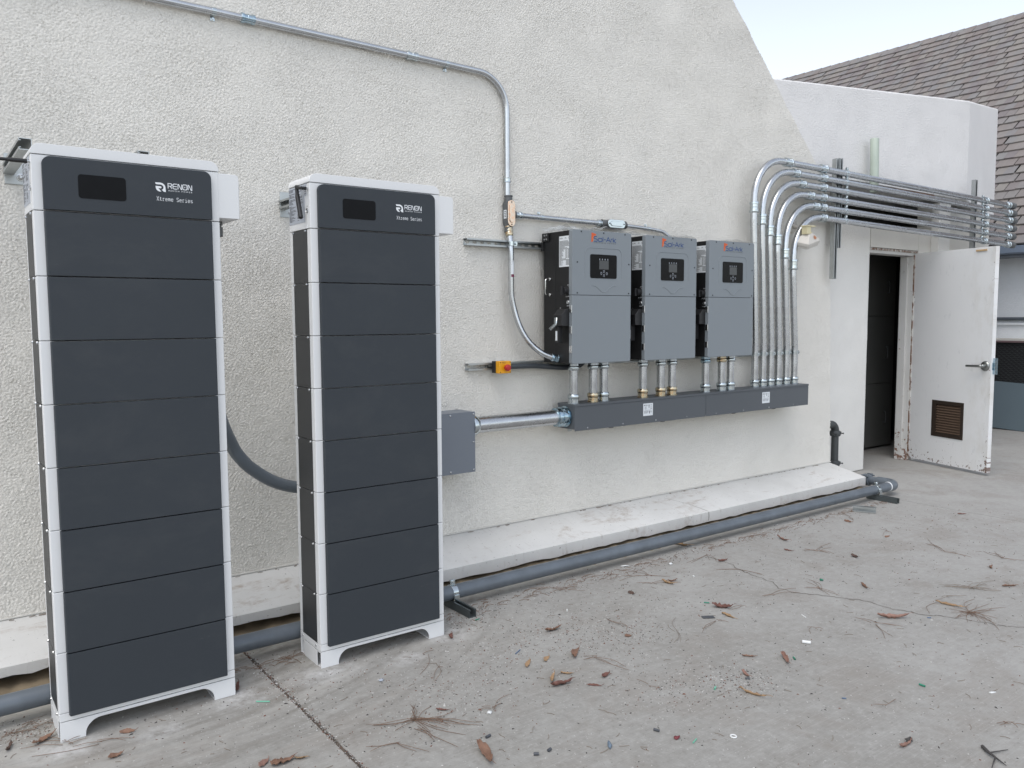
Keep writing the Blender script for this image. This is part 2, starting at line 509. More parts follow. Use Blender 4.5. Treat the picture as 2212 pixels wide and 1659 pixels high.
def concrete():
    m, t, b = nodes('broomed_concrete')
    n = NT(t)
    g = n.geo()
    pos = g.outputs['Position']
    def mp(scale, rot=(0, 0, 0), loc=(0, 0, 0)):
        q = t.nodes.new('ShaderNodeMapping')
        q.inputs['Scale'].default_value = scale; q.inputs['Rotation'].default_value = rot; q.inputs['Location'].default_value = loc
        t.links.new(pos, q.inputs[0])
        return q.outputs[0]
    big = n.noise(mp((1, 1, 1)), .75, 6, .62, .3)
    base = n.mix(n.ramp(big, [(.3, 0), (.7, 1)]), (.255, .246, .224), (.368, .361, .340))
    mid = n.noise(mp((1, 1, 1)), 6, 6, .65)
    base = n.mix(n.math('MULTIPLY', n.ramp(mid, [(.45, 0), (.7, 1)]), .45), base, (.215, .200, .175))
    spk = n.noise(mp((1, 1, 1)), 26, 6, .75)
    base = n.mix(n.math('MULTIPLY', n.ramp(spk, [(.50, 0), (.66, 1)]), .40), base, (.43, .42, .395))
    base = n.mix(n.math('MULTIPLY', n.ramp(spk, [(.34, 1), (.46, 0)]), .40), base, (.18, .165, .145))
    # dust swept in arcs round the cabinets
    x, y, z = n.sep(pos)
    dx = n.math('ADD', x, 2.6); dy = n.math('ADD', y, -.9)
    rr = n.math('SQRT', n.math('ADD', n.math('MULTIPLY', dx, dx), n.math('MULTIPLY', dy, dy)))
    th = n.math('ARCTAN2', dy, dx)
    cb = t.nodes.new('ShaderNodeCombineXYZ')
    t.links.new(n.math('MULTIPLY', rr, 9), cb.inputs[0]); t.links.new(n.math('MULTIPLY', th, 1.6), cb.inputs[1])
    arc = n.noise(cb.outputs[0], 1.6, 5, .6, .4)
    near = n.ramp(rr, [(.0, 1), (.42, .9), (.66, 0)])
    rr_s = n.math('MULTIPLY', rr, .25, True)
    near = n.ramp(rr_s, [(.25, 1), (.52, .8), (.72, 0)])
    base = n.mix(n.math('MULTIPLY', n.math('MULTIPLY', n.ramp(arc, [(.42, 0), (.66, 1)]), near), .70), base, (.45, .43, .395))
    base = n.mix(n.math('MULTIPLY', n.math('MULTIPLY', n.ramp(arc, [(.28, 1), (.46, 0)]), near), .55), base, (.215, .185, .15))
    drift = n.ramp(n.math('ADD', n.math('MULTIPLY', n.math('ADD', x, n.math('MULTIPLY', y, -.35)), .16), .42), [(.2, 0), (.85, 1)])
    base = n.mix(n.math('MULTIPLY', drift, .38), base, (.40, .392, .38))
    stn = n.ramp(n.noise(mp((1, 1, 1), loc=(2, 7, 0)), 1.7, 7, .7, .5), [(.50, 0), (.62, 1)])
    base = n.mix(n.math('MULTIPLY', stn, .32), base, (.225, .195, .165))
    dust = None
    for fx_, fy_, fr in ((-1.83, -.90, .20), (-1.20, -.87, .16), (-2.80, -.93, .16), (-2.20, -.90, .17), (-1.5, -.98, .12), (-2.5, -1.0, .1)):
        ax = n.math('ADD', x, -fx_); ay = n.math('MULTIPLY', n.math('ADD', y, -fy_), 1.5)
        q = n.math('SUBTRACT', 1, n.math('DIVIDE', n.math('SQRT', n.math('ADD', n.math('MULTIPLY', ax, ax), n.math('MULTIPLY', ay, ay))), fr), True)
        dust = q if dust is None else n.math('MAXIMUM', dust, q)
    dmask = n.math('MULTIPLY', dust, n.ramp(n.noise(mp((1, 1, 1)), 13, 6, .7), [(.38, 0), (.66, 1)]))
    base = n.mix(n.math('MULTIPLY', dmask, 1.0, True), base, (.60, .59, .58))
    # broom lines
    br = n.noise(mp((2, 75, 1), (0, 0, R(63))), 2.2, 2, .5)
    base = n.mix(n.math('MULTIPLY', n.ramp(br, [(.52, 0), (.66, 1)]), .18), base, (.43, .42, .40))
    # flecks
    f1 = n.ramp(n.noise(mp((1, 1, 1)), 62, 4, .65), [(.62, 0), (.68, 1)])
    base = n.mix(n.math('MULTIPLY', f1, .6), base, (.52, .50, .475))
    f2 = n.ramp(n.noise(mp((1, 1, 1), loc=(5, 3, 0)), 44, 5, .75), [(.62, 0), (.69, 1)])
    base = n.mix(n.math('MULTIPLY', f2, .62), base, (.10, .085, .075))
    n.to(base, b, 'Base Color')
    b.inputs['Roughness'].default_value = .86
    b.inputs['Specular IOR Level'].default_value = .3
    h = n.math('ADD', n.math('MULTIPLY', n.noise(mp((1, 1, 1)), 120, 4, .7), .7), n.math('MULTIPLY', br, .45))
    n.to(n.bump(h, .35, .003), b, 'Normal')
    return m
M['concrete'] = concrete()
M['far_ground'] = simple('outer_paving', (.28, .27, .255), .9, var=.15, vs=.8)

def door_paint(axis_z=True):
    m, t, b = nodes('chipped_door_paint')
    n = NT(t)
    co = n.co('UV')
    u, v, _ = n.sep(co)          # u metres from the hinge, v metres up
    cs = n.co('UV')
    base = n.mix(n.noise(cs, 2.5, 4), (.73, .735, .735), (.79, .79, .785))
    # yellowed grime round the lever and the hinge edge
    gr = n.math('MULTIPLY', n.ramp(n.noise(n.co('UV', (3, 1.2, 1)), 2.6, 6, .65), [(.46, 0), (.68, 1)]), n.ramp(u, [(.55, 0), (.95, 1)]))
    base = n.mix(n.math('MULTIPLY', gr, .4), base, (.46, .42, .34))
    # chips: denser near the bottom and the two edges
    ch = n.noise(n.co('UV', (1.0, .8, 1)), 34, 4, .7)
    low = n.ramp(v, [(.0, .19), (.08, .12), (.20, .04), (.4, 0)])
    edge = n.ramp(u, [(.0, .16), (.03, .06), (.12, 0)])
    edge2 = n.ramp(u, [(.80, 0), (.90, .09)])
    thr = n.math('SUBTRACT', .735, n.math('ADD', low, n.math('ADD', edge, edge2)))
    cm = n.math('GREATER_THAN', ch, thr)
    rc = n.mix(n.noise(cs, 90, 2), (.19, .075, .03), (.06, .045, .04))
    base = n.mix(n.math('MULTIPLY', cm, .9), base, rc)
    # soft scuffs
    sc = n.ramp(n.noise(n.co('UV', (5, 2, 1)), 3.3, 5, .7), [(.60, 0), (.78, 1)])
    base = n.mix(n.math('MULTIPLY', sc, .4), base, (.36, .37, .38))
    n.to(base, b, 'Base Color')
    n.to(n.ramp(n.noise(cs, 9, 3), [(.3, .38), (.7, .55)]), b, 'Roughness')
    n.to(n.bump(n.noise(cs, 25, 3), .08, .002), b, 'Normal')
    return m
M['door'] = door_paint()
def rust_trim():
    m, t, b = nodes('rusted_frame_paint')
    n = NT(t)
    co = n.co()
    base = n.mix(n.noise(co, 5, 4), (.56, .55, .52), (.66, .65, .63))
    g = n.geo()
    x, y, z = n.sep(g.outputs['Position'])
    low = n.ramp(z, [(.0, .22), (.12, .12), (.4, .05), (1, .02)])
    r = n.math('GREATER_THAN', n.noise(co, 26, 5, .7), n.math('SUBTRACT', .69, low))
    base = n.mix(n.math('MULTIPLY', r, .9), base, n.mix(n.noise(co, 60, 2), (.24, .09, .035), (.10, .05, .03)))
    n.to(base, b, 'Base Color')
    b.inputs['Roughness'].default_value = .55
    return m
M['frame'] = rust_trim()
def rust_mix():
    m, t, b = nodes('flaking_rust')
    n = NT(t)
    co = n.co()
    k = n.ramp(n.noise(n.co(scale=(1, 1, .5)), 22, 5, .7), [(.44, 0), (.54, 1)])
    base = n.mix(k, (.60, .585, .55), n.mix(n.noise(co, 60, 2), (.19, .085, .04), (.09, .05, .03)))
    n.to(base, b, 'Base Color'); b.inputs['Roughness'].default_value = .8
    return m
M['rust_mix'] = rust_mix()
M['rust'] = simple('rust', (.15, .070, .036), .85, var=.55, vs=25, bump=.6, bs=120)

def shingle_mat():
    m, t, b = nodes('slate_shingle')
    n = NT(t)
    oi = t.nodes.new('ShaderNodeObjectInfo')
    g = n.geo()
    rnd = n.math('FRACT', n.math('ADD', oi.outputs['Random'], g.outputs['Random Per Island']))
    base = n.ramp(rnd, [(0, (.205, .170, .158)), (.22, (.275, .243, .222)), (.42, (.24, .228, .225)), (.6, (.288, .262, .232)), (.8, (.215, .187, .185)), (1, (.26, .252, .242))])
    base = n.mix(n.math('MULTIPLY', n.noise(g.outputs['Position'], 9, 5, .7), .5), base, (.09, .08, .075))
    n.to(base, b, 'Base Color')
    b.inputs['Roughness'].default_value = .8
    n.to(n.bump(n.noise(g.outputs['Position'], 60, 3), .3, .004), b, 'Normal')
    return m
M['shingle'] = shingle_mat()
M['roof_deck'] = simple('roof_felt', (.055, .04, .036), .9, var=.2)

def film_mat():
    m, t, b = nodes('clear_film')
    b.inputs['Base Color'].default_value = (.80, .85, .88, 1)
    b.inputs['Roughness'].default_value = .12
    b.inputs['Alpha'].default_value = .30
    b.inputs['Specular IOR Level'].default_value = .8
    return m
M['film'] = film_mat()

# ================================================================ SETTING
def struct(name, mb, m, parent=None, **k):
    o = obj(name, mb, m, parent, **k)
    if parent is None: o['kind'] = 'structure'
    return o
ground = bpy.data.objects.new('ground', None)
C.objects.link(ground); ground['kind'] = 'structure'
obj('outer_paving', MB().add([(-60, -60, -.05), (70, -60, -.05), (70, 70, -.05), (-60, 70, -.05)], [(0, 1, 2, 3)]), M['far_ground'], ground)
G = .006
for x0, x1, y0, y1 in ((-7.2, -2.035, -9, .2), (-2.035, 3.132, -9, .2), (3.132, 8.6, -9, 9)):
    obj('concrete_slab', MB().box(x0 + G, x1 - G, y0, y1, -.045, 0), M['concrete'], ground, bevel=.003, seg=1)
for jx in (-2.035, 3.132):
    random.seed(4)
    ys = [-5 + i * .06 for i in range(90)]
    vs, fs = [], []
    for i, y in enumerate(ys):
        z = -.007 + random.uniform(-.003, .003)
        vs += [(jx - G - .002, y, z), (jx, y, z + random.uniform(0, .004)), (jx + G + .002, y, z)]
        if i: fs += [(3 * i - 3, 3 * i - 2, 3 * i + 1, 3 * i), (3 * i - 2, 3 * i - 1, 3 * i + 2, 3 * i + 1)]
    o = obj('joint_dirt', MB().add(vs, fs), M['dirt'], ground)
    o['kind'] = 'stuff'
def ribbon(pts, w, z):
    random.seed(7)
    P = []
    for i in range(len(pts) - 1):
        a, b = Vector(pts[i]), Vector(pts[i + 1])
        for k in range(5):
            p = a.lerp(b, k / 5)
            P.append(p + Vector((random.uniform(-.008, .008), random.uniform(-.008, .008))))
    P.append(Vector(pts[-1]))
    vs, fs = [], []
    for i, p in enumerate(P):
        d = (P[min(i + 1, len(P) - 1)] - P[max(i - 1, 0)]).normalized()
        q = Vector((-d.y, d.x)) * w * random.uniform(.35, 1) / 2
        vs += [(p.x + q.x, p.y + q.y, z), (p.x - q.x, p.y - q.y, z)]
        if i: fs.append((2 * i - 2, 2 * i - 1, 2 * i + 1, 2 * i))
    return MB().add(vs, fs)
obj('crack', ribbon([(.702, -.776), (.708, -.89), (.687, -.969), (.647, -1.052), (.621, -1.179), (.617, -1.239), (.605, -1.31), (.549, -1.399), (.559, -1.48), (.608, -1.57), (.667, -1.66), (.72, -1.752), (.734, -1.83), (.734, -1.929), (.764, -1.993), (.77, -2.06), (.823, -2.118), (.859, -2.191), (.893, -2.263), (.91, -2.326), (.937, -2.377), (.983, -2.427), (1.05, -2.6), (1.08, -2.9)], .0055, .0015), M['crackfill'], ground)
# bare soil left open under the ledge
random.seed(11)
vs, fs = [], []
nx = 260
for i in range(nx):
    x = -6.5 + i * (9.7 / (nx - 1))
    for j, (y, z) in enumerate(((-.50, -.02), (-.45, .004), (-.40, .016), (-.325, .030), (-.22, .034))):
        vs.append((x, y + random.uniform(-.012, .012), z + random.uniform(-.008, .010)))
    if i:
        for j in range(4):
            a = (i - 1) * 5 + j
            fs.append((a, a + 1, a + 6, a + 5))
o = struct('soil_bank', MB().add(vs, fs), M['soil'], ang=60)

# ================================================================ STUCCO BUILDING
bld = thing('stucco_building', 'pale stucco building with a steep slanted gable edge and an open service door', 'building', (0, 0, 0))
obj('gable_wall', MB().prism([(-7, .2), (3.24, .2), (3.142, 2.50), (-2.49, 8), (-7, 8)], 'y', .004, .16), M['stucco'], bld, bevel=.008)
def coat(name, x0, x1, z0, z1, y, step, wl, amp, m_, inside, seed, plateau=.55):
    """trowelled stucco coat as real relief: a fine grid displaced by band limited noise"""
    nx, nz = int((x1 - x0) / step), int((z1 - z0) / step)
    rng = np.random.default_rng(seed)
    fx_ = np.fft.fftfreq(nx, step)[None, :]; fz_ = np.fft.rfftfreq(nz, step)[:, None]
    def band(l, sx=1.0, sz=1.0, width=.42):
        q = np.fft.fft2(rng.standard_normal((nz, nx)))
        f = np.sqrt((np.fft.fftfreq(nx, step)[None, :] * sx) ** 2 + (np.fft.fftfreq(nz, step)[:, None] * sz) ** 2) + 1e-9
        q *= np.exp(-(np.log(f * l) / width) ** 2)
        r = np.fft.ifft2(q).real
        return r / r.std()
    a = .8 * band(wl * 1.4, 1.2, .85) + band(wl, 1.1, .92) + .35 * band(wl * .6)
    a /= a.std()
    soft = 1 / (1 + np.exp(-3.2 * (a + .15)))              # flattened tops, sharp falls
    rough = band(wl * 6, 1.3, .8)
    k = np.clip(1 + .08 * rough + .10 * band(.6), .6, 1.4)                # patches trowelled smoother or rougher
    h = k * (plateau * (soft - .5) * 2 + (1 - plateau) * .45 * band(wl * .7)) * amp + .0012 * band(.35)
    X = x0 + step * np.arange(nx); Z = z0 + step * np.arange(nz)
    XX, ZZ = np.meshgrid(X, Z)
    keep = inside(XX, ZZ)
    co = np.stack([XX, np.full_like(XX, y) - h, ZZ], -1).reshape(-1, 3)
    idx = np.arange(nx * nz).reshape(nz, nx)
    kq = keep[:-1, :-1] & keep[1:, :-1] & keep[:-1, 1:] & keep[1:, 1:]
    quads = np.stack([idx[:-1, :-1][kq], idx[:-1, 1:][kq], idx[1:, 1:][kq], idx[1:, :-1][kq]], -1)
    used = np.unique(quads)
    remap = np.zeros(nx * nz, np.int64); remap[used] = np.arange(len(used))
    co = co[used]; quads = remap[quads]
    me = bpy.data.meshes.new(name)
    me.vertices.add(len(co)); me.vertices.foreach_set('co', co.astype(np.float32).ravel())
    me.loops.add(quads.size); me.loops.foreach_set('vertex_index', quads.astype(np.int32).ravel())
    me.polygons.add(len(quads)); me.polygons.foreach_set('loop_start', np.arange(0, quads.size, 4, dtype=np.int32))
    me.polygons.foreach_set('use_smooth', np.ones(len(quads), bool))
    me.materials.append(m_)
    me.update(calc_edges=True); me.validate()
    o = bpy.data.objects.new(name, me)
    C.objects.link(o); o.parent = bld
    return o
coat('stucco_coat', -3.30, 3.245, .203, 4.05, -.001, .0045, .0110, .0037, M['stucco'], lambda X, Z: (Z < 3.12 + .2 * np.clip(X + 2.6, 0, 9)) & (X < 3.24 - .0426 * (Z - .2)) & (X < 3.142 - 1.0241 * (Z - 2.50) - .004) , 1)
obj('weep_screed', MB().box(-7, 3.242, -.010, .02, .197, .2045), M['plaster'], bld, bevel=.002)
a84 = R(76)
fx, fy = 5.657 + 1.58 * math.sin(a84), .05 + 1.58 * math.cos(a84)
def ztop(x): return 3.326 + (x - 2.411) * (3.637 - 3.326) / 3.246
mb = MB()
pl = [(1.2, .05), (5.657, .05), (fx, fy), (fx, 3.4), (1.2, 3.4)]
zt = [ztop(1.2), ztop(5.657), 3.86, 3.86, ztop(1.2)]
zb = [2.64] * 2 + [2.58] + [2.6] * 2
vs = [(x, y, b) for (x, y), b in zip(pl, zb)] + [(x, y, t) for (x, y), t in zip(pl, zt)]
mb.add(vs, [(4, 3, 2, 1, 0), (5, 6, 7, 8, 9)] + [(i, (i + 1) % 5, 5 + (i + 1) % 5, 5 + i) for i in range(5)])
obj('upper_wall', mb, M['stucco_upper'], bld, bevel=.02, ang=3)
coat('stucco_coat', 2.2, 5.655, 2.645, 3.66, .050, .0060, .018, .0027, M['stucco_upper'], lambda X, Z: Z < 3.326 + (X - 2.411) * .0958 - .012, 2, .4)
coat('stucco_coat', 3.16, 4.095, .01, 2.322, .180, .0060, .014, .0020, M['stucco_door'], lambda X, Z: Z > -1, 3, .4)
obj('broken_plaster_edge', MB().box(3.30, 5.0, .052, .16, 2.615, 2.638), M['rust'], bld)
mb = MB().box(3.0, 4.10, .183, .34, 0, 2.325)
obj('entrance_wall', mb, M['stucco_door'], bld, bevel=.012)
obj('entrance_wall', MB().box(4.978, 5.25, .18, .34, 0, 2.325).box(5.25, 6.50, .18, .34, 0, 2.57), M['plaster'], bld)
obj('door_header', MB().box(4.102, 4.976, .181, .34, 2.105, 2.325), M['plaster'], bld)
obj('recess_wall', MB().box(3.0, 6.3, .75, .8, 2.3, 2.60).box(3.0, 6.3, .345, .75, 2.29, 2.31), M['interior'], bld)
obj('post', MB().box(5.215, 5.445, .10, .178, 0, 2.585), M['post'], bld, bevel=.003)
for x0, x1 in ((4.03, 4.08), (4.925, 4.975)):
    obj('door_jamb', MB().box(x0, x1, .20, .335, 0, 2.052), M['frame'], bld, bevel=.003)
obj('door_jamb', MB().box(4.03, 4.975, .20, .335, 2.053, 2.103), M['frame'], bld, bevel=.003)
obj('door_stop', MB().box(4.906, 4.924, .25, .32, 0, 2.05), M['frame'], bld, bevel=.002)
obj('rusted_edge', MB().box(4.104, 4.97, .186, .199, 2.082, 2.101), M['rust_mix'], bld)
obj('rusted_edge', MB().box(4.927, 4.945, .192, .199, .01, 2.06), M['rust_mix'], bld)
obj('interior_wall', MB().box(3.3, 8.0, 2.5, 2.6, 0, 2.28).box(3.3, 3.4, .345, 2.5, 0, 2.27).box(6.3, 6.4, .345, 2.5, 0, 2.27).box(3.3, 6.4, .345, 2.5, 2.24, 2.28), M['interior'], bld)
# drilled anchor holes left in the stucco
mb = MB()
for x, z in ((-.70, .951), (-.68, .953), (-.66, .951), (.055, .70), (.075, .695), (.092, .70), (.108, .702)):
    mb.lathe((x, -.0012, z), (0, 1, 0), [(0, .005), (.004, .005)], 8)
for k in range(6):
    mb.lathe((2.93 + .035 * k, -.0012, 2.075 - .003 * k), (0, 1, 0), [(0, .005), (.004, .005)], 8)
o = obj('drilled_holes', mb, M['ink'], bld); o['kind'] = 'stuff'

# ---- the door, swung outwards on its right hinge
H = Vector((4.945, .198, 0)); AD = R(107.2)
dv = Vector((math.cos(AD), -math.sin(AD), 0)); dn = Vector((-math.sin(AD), -math.cos(AD), 0))
DM = Matrix(((dv.x, dn.x, 0, H.x), (dv.y, dn.y, 0, H.y), (0, 0, 1, 0), (0, 0, 0, 1)))   # (s along the leaf, t out of its face, z)
DZ0, DZ1 = .028, 2.078
mb = MB()
sx = [0, .281, .642, .91]; sz = [DZ0, .292, .643, DZ1]
vs = [(s_, t_, z_) for t_ in (0, -.045) for z_ in sz for s_ in sx]
fs = []
for j in range(3):
    for i in range(3):
        if (i, j) == (1, 1): continue
        a = j * 4 + i
        fs += [(a, a + 1, a + 5, a + 4)[::-1], (16 + a, 16 + a + 1, 16 + a + 5, 16 + a + 4)]
for i in range(3):
    fs += [(i, i + 1, 17 + i, 16 + i)[::-1] , (12 + i, 13 + i, 29 + i, 28 + i)]
    fs += [(4 * i, 4 * i + 4, 20 + 4 * i, 16 + 4 * i), (4 * i + 3, 4 * i + 7, 23 + 4 * i, 19 + 4 * i)[::-1]]
fs += [(5, 6, 22, 21), (9, 10, 26, 25)[::-1], (5, 9, 25, 21)[::-1], (6, 10, 26, 22)]
mb.add(vs, fs)
uvsrc = list(mb.v)
door = obj('door', mb.xf(DM), M['door'], bld, ang=20)
door['label'] = 'white steel door with chipped rusty paint, swung wide open'
uv = door.data.uv_layers.new(name='UVMap')
for lp in door.data.loops:
    p = uvsrc[lp.vertex_index]
    uv.data[lp.index].uv = (p[0], p[2])
bm_ = bmesh.new(); bm_.from_mesh(door.data); bmesh.ops.recalc_face_normals(bm_, faces=bm_.faces); bm_.to_mesh(door.data); bm_.free()
mb = MB()
for a0, a1, b0, b1 in ((.281, .642, .292, .327), (.281, .642, .606, .643), (.281, .33, .327, .606), (.614, .642, .327, .606)):
    mb.box(a0, a1, -.02, .006, b0, b1)
obj('vent_frame', mb.xf(DM), M['vent'], door)
obj('vent_back', MB().box(.282, .641, -.043, -.036, .293, .642).xf(DM), M['vent'], door)
for k in range(11):
    z = .334 + k * .0247
    obj('slat', MB().prism([(-.022, z + .018), (-.020, z + .021), (.001, z + .006), (.002, z), (-.001, z + .002)], 'x', .331, .613).xf(DM), M['vent_s'], door)
mb = MB().lathe((.852, 0, 1.003), (0, 1, 0), [(0, .046), (.006, .046), (.016, .038), (.018, .02), (.045, .017), (.05, .013)], 24)
mb.tube(fillet([(.852, .045, 1.003), (.852, .062, 1.003), (.70, .060, .999)], .012, 6), [.012] * 8 + [.010], 10)
obj('lever_handle', mb.xf(DM), M['bronze'], door)
obj('latch_plate', MB().box(.908, .955, -.026, -.023, .93, 1.077).box(.9105, .916, -.036, -.012, .97, 1.035).xf(DM), M['zinc_b'], door)
obj('wood_strip', MB().box(.711, .823, 0, .010, 2.043, 2.058).xf(DM), M['wood'], door)

# ---- locker seen through the doorway
lk = thing('storage_locker', 'dark metal storage locker standing in the shade inside the open doorway', 'locker', (5.2, 1.0, 0))
obj('locker_body', MB().box(4.55, 5.72, .80, 1.25, .02, 2.15), M['locker'], lk)
for z0, z1 in ((.03, .72), (.728, 1.455), (1.463, 2.14)):
    d = obj('locker_door', MB().box(4.56, 5.665, .78, .798, z0, z1), M['locker'], lk, bevel=.003)
    zc = (z0 + z1) / 2 - .03
    obj('handle', MB().tube(fillet([(5.51, .78, zc + .06), (5.505, .75, zc + .06), (5.505, .75, zc - .06), (5.51, .78, zc - .06)], .012, 4), .006, 8), M['cast'], d)

# ---- concrete ledge along the foot of the wall
ledge = obj('concrete_ledge', MB(), M['ledge'])
mb = MB()
vs, fs = [], []
random.seed(3)
nx = 160
for i in range(nx):
    x = -6.8 + i * (3.222 + 6.8) / (nx - 1)
    j = random.uniform(-.004, .004)
    zb = .050 + .026 * min(1, max(0, (-1.2 - x) / .8))
    j2 = random.uniform(-.0025, .0025)
    for y, z in ((-.002, .196), (-.336, .121), (-.343, .1165), (-.343 + j * .2, zb + j + j2), (-.30, zb - .006 + j), (.06, .044), (.06, .196)):
        vs.append((x, y, z))
    if i:
        a, b_ = (i - 1) * 7, i * 7
        fs += [(a + k, a + (k + 1) % 7, b_ + (k + 1) % 7, b_ + k) for k in range(7)]
fs += [tuple(range(7))[::-1], tuple(range((nx - 1) * 7, nx * 7))]
mb.add(vs, [f[::-1] for f in fs])
bpy.data.objects.remove(ledge)
ledge = tag(obj('concrete_ledge', mb, M['ledge'], ang=25), 'stained white concrete ledge sloping out along the foot of the stucco wall', 'ledge')

obj('crack', MB().add([(1.228, -.3436, .117), (1.233, -.3436, .117), (1.236, -.3438, .085), (1.230, -.3438, .055), (1.227, -.3438, .055), (1.230, -.3438, .085)], [(5, 2, 1, 0), (4, 3, 2, 5)]), M['crackfill'], ledge)
obj('crack', MB().add([(1.228, -.340, .1215), (1.232, -.340, .1215), (1.19, -.20, .1530), (1.09, -.06, .1843), (1.088, -.06, .1843), (1.187, -.20, .1530)], [(0, 1, 2, 5), (5, 2, 3, 4)]), M['crackfill'], ledge)

# ================================================================ BATTERY CABINETS
RX = Vector((1, 0, 0)); UZ = Vector((0, 0, 1)); RY = Vector((0, -1, 0))
GL = dict(
 R=([[(0, 0), (0, .9), (.68, .9), (.9, .78), (.9, .58), (.68, .44), (.05, .44)], [(.48, .42), (.92, 0)]], 1.15),
 E=([[(.92, .9), (.2, .9), (0, .75), (0, .15), (.2, 0), (.95, 0)], [(.1, .45), (.9, .45)]], 1.15),
 N=([[(.02, 0), (.02, .9), (.18, .9), (.74, 0), (.9, 0), (.9, .9)]], 1.15),
 O=([[(0, .15), (.15, 0), (.85, 0), (1, .15), (1, .75), (.85, .9), (.15, .9), (0, .75), (0, .15)]], 1.25))
SL = dict(
 X=[[(.08, 0), (.92, .9)], [(.92, 0), (.08, .9)], [(0, 0), (.25, 0)], [(.75, 0), (1, 0)], [(0, .9), (.25, .9)], [(.75, .9), (1, .9)]],
 t=[[(.4, .85), (.4, .15), (.5, .03), (.7, .03), (.85, .12)], [(.1, .6), (.8, .6)]],
 r=[[(.3, .6), (.3, 0)], [(.1, .6), (.3, .6)], [(.08, 0), (.6, 0)], [(.3, .45), (.5, .6), (.75, .6), (.85, .52)]],
 e=[[(.12, .33), (.88, .33), (.88, .42), (.7, .6), (.3, .6), (.12, .42), (.12, .18), (.3, 0), (.7, 0), (.88, .1)]],
 m=[[(.08, .6), (.08, 0)], [(.08, .52), (.2, .6), (.4, .6), (.5, .5), (.5, 0)], [(.5, .5), (.62, .6), (.8, .6), (.92, .5), (.92, 0)]],
 S=[[(.88, .75), (.7, .9), (.3, .9), (.12, .75), (.12, .6), (.3, .48), (.7, .42), (.88, .28), (.88, .15), (.7, 0), (.3, 0), (.12, .15)]],
 i=[[(.5, .6), (.5, 0)], [(.2, .6), (.5, .6)], [(.15, 0), (.85, 0)], [(.5, .8), (.5, .9)]],
 s=[[(.85, .5), (.7, .6), (.3, .6), (.15, .5), (.15, .42), (.3, .33), (.7, .28), (.85, .18), (.85, .1), (.7, 0), (.3, 0), (.15, .1)]])

def renon_print(x, y, z):
    """emblem, name and series line; x,z = lower left of the emblem"""
    mb = MB()
    o = (x, y, z)
    e = lambda pts: [((a - 225) / 450 * .0345, (905 - (b - .078 * (a - 225))) / 440 * .034 - .0025) for a, b in pts]
    up = e([(225, 465), (440, 478), (530, 500), (600, 550), (648, 615), (668, 690), (680, 908), (582, 892), (545, 840), (492, 812), (560, 770), (582, 715), (575, 655), (540, 605), (490, 575), (440, 566), (275, 552), (240, 530)])
    lo = e([(235, 625), (440, 642), (480, 658), (496, 692), (480, 725), (445, 734), (355, 724), (478, 885), (400, 880), (330, 850), (275, 795), (245, 725)])
    flat(mb, up, o, RX, UZ, .0006); flat(mb, lo, o, RX, UZ, .0006)
    sx, sz = .0850 / 5.85, .0175 / .9
    px = x + .043
    for ch in 'RENON':
        ls, adv = GL[ch]
        stroke(mb, ls, (px, y, z + .0135), RX, UZ, sx, sz, .0025, .0006)
        if ch == 'O':
            flat(mb, [(.0085, .013), (.0048, .0078), (.0068, .0078), (.0058, .0042), (.0096, .0092), (.0076, .0092)], (px, y, z + .0135), RX, UZ, .0006)
        px += adv * sx
    text(mb, 'RENON POWER', (x + .044, y, z + .0035), RX, UZ, .082, .0050, .0006, space=1.5)
    px = x + .003
    for ch in 'Xtreme Series':
        if ch != ' ':
            stroke(mb, SL[ch], (px, y, z - .031), RX, UZ, .0080, .0135 / .9, .00135, .0006)
        px += .0096
    return mb

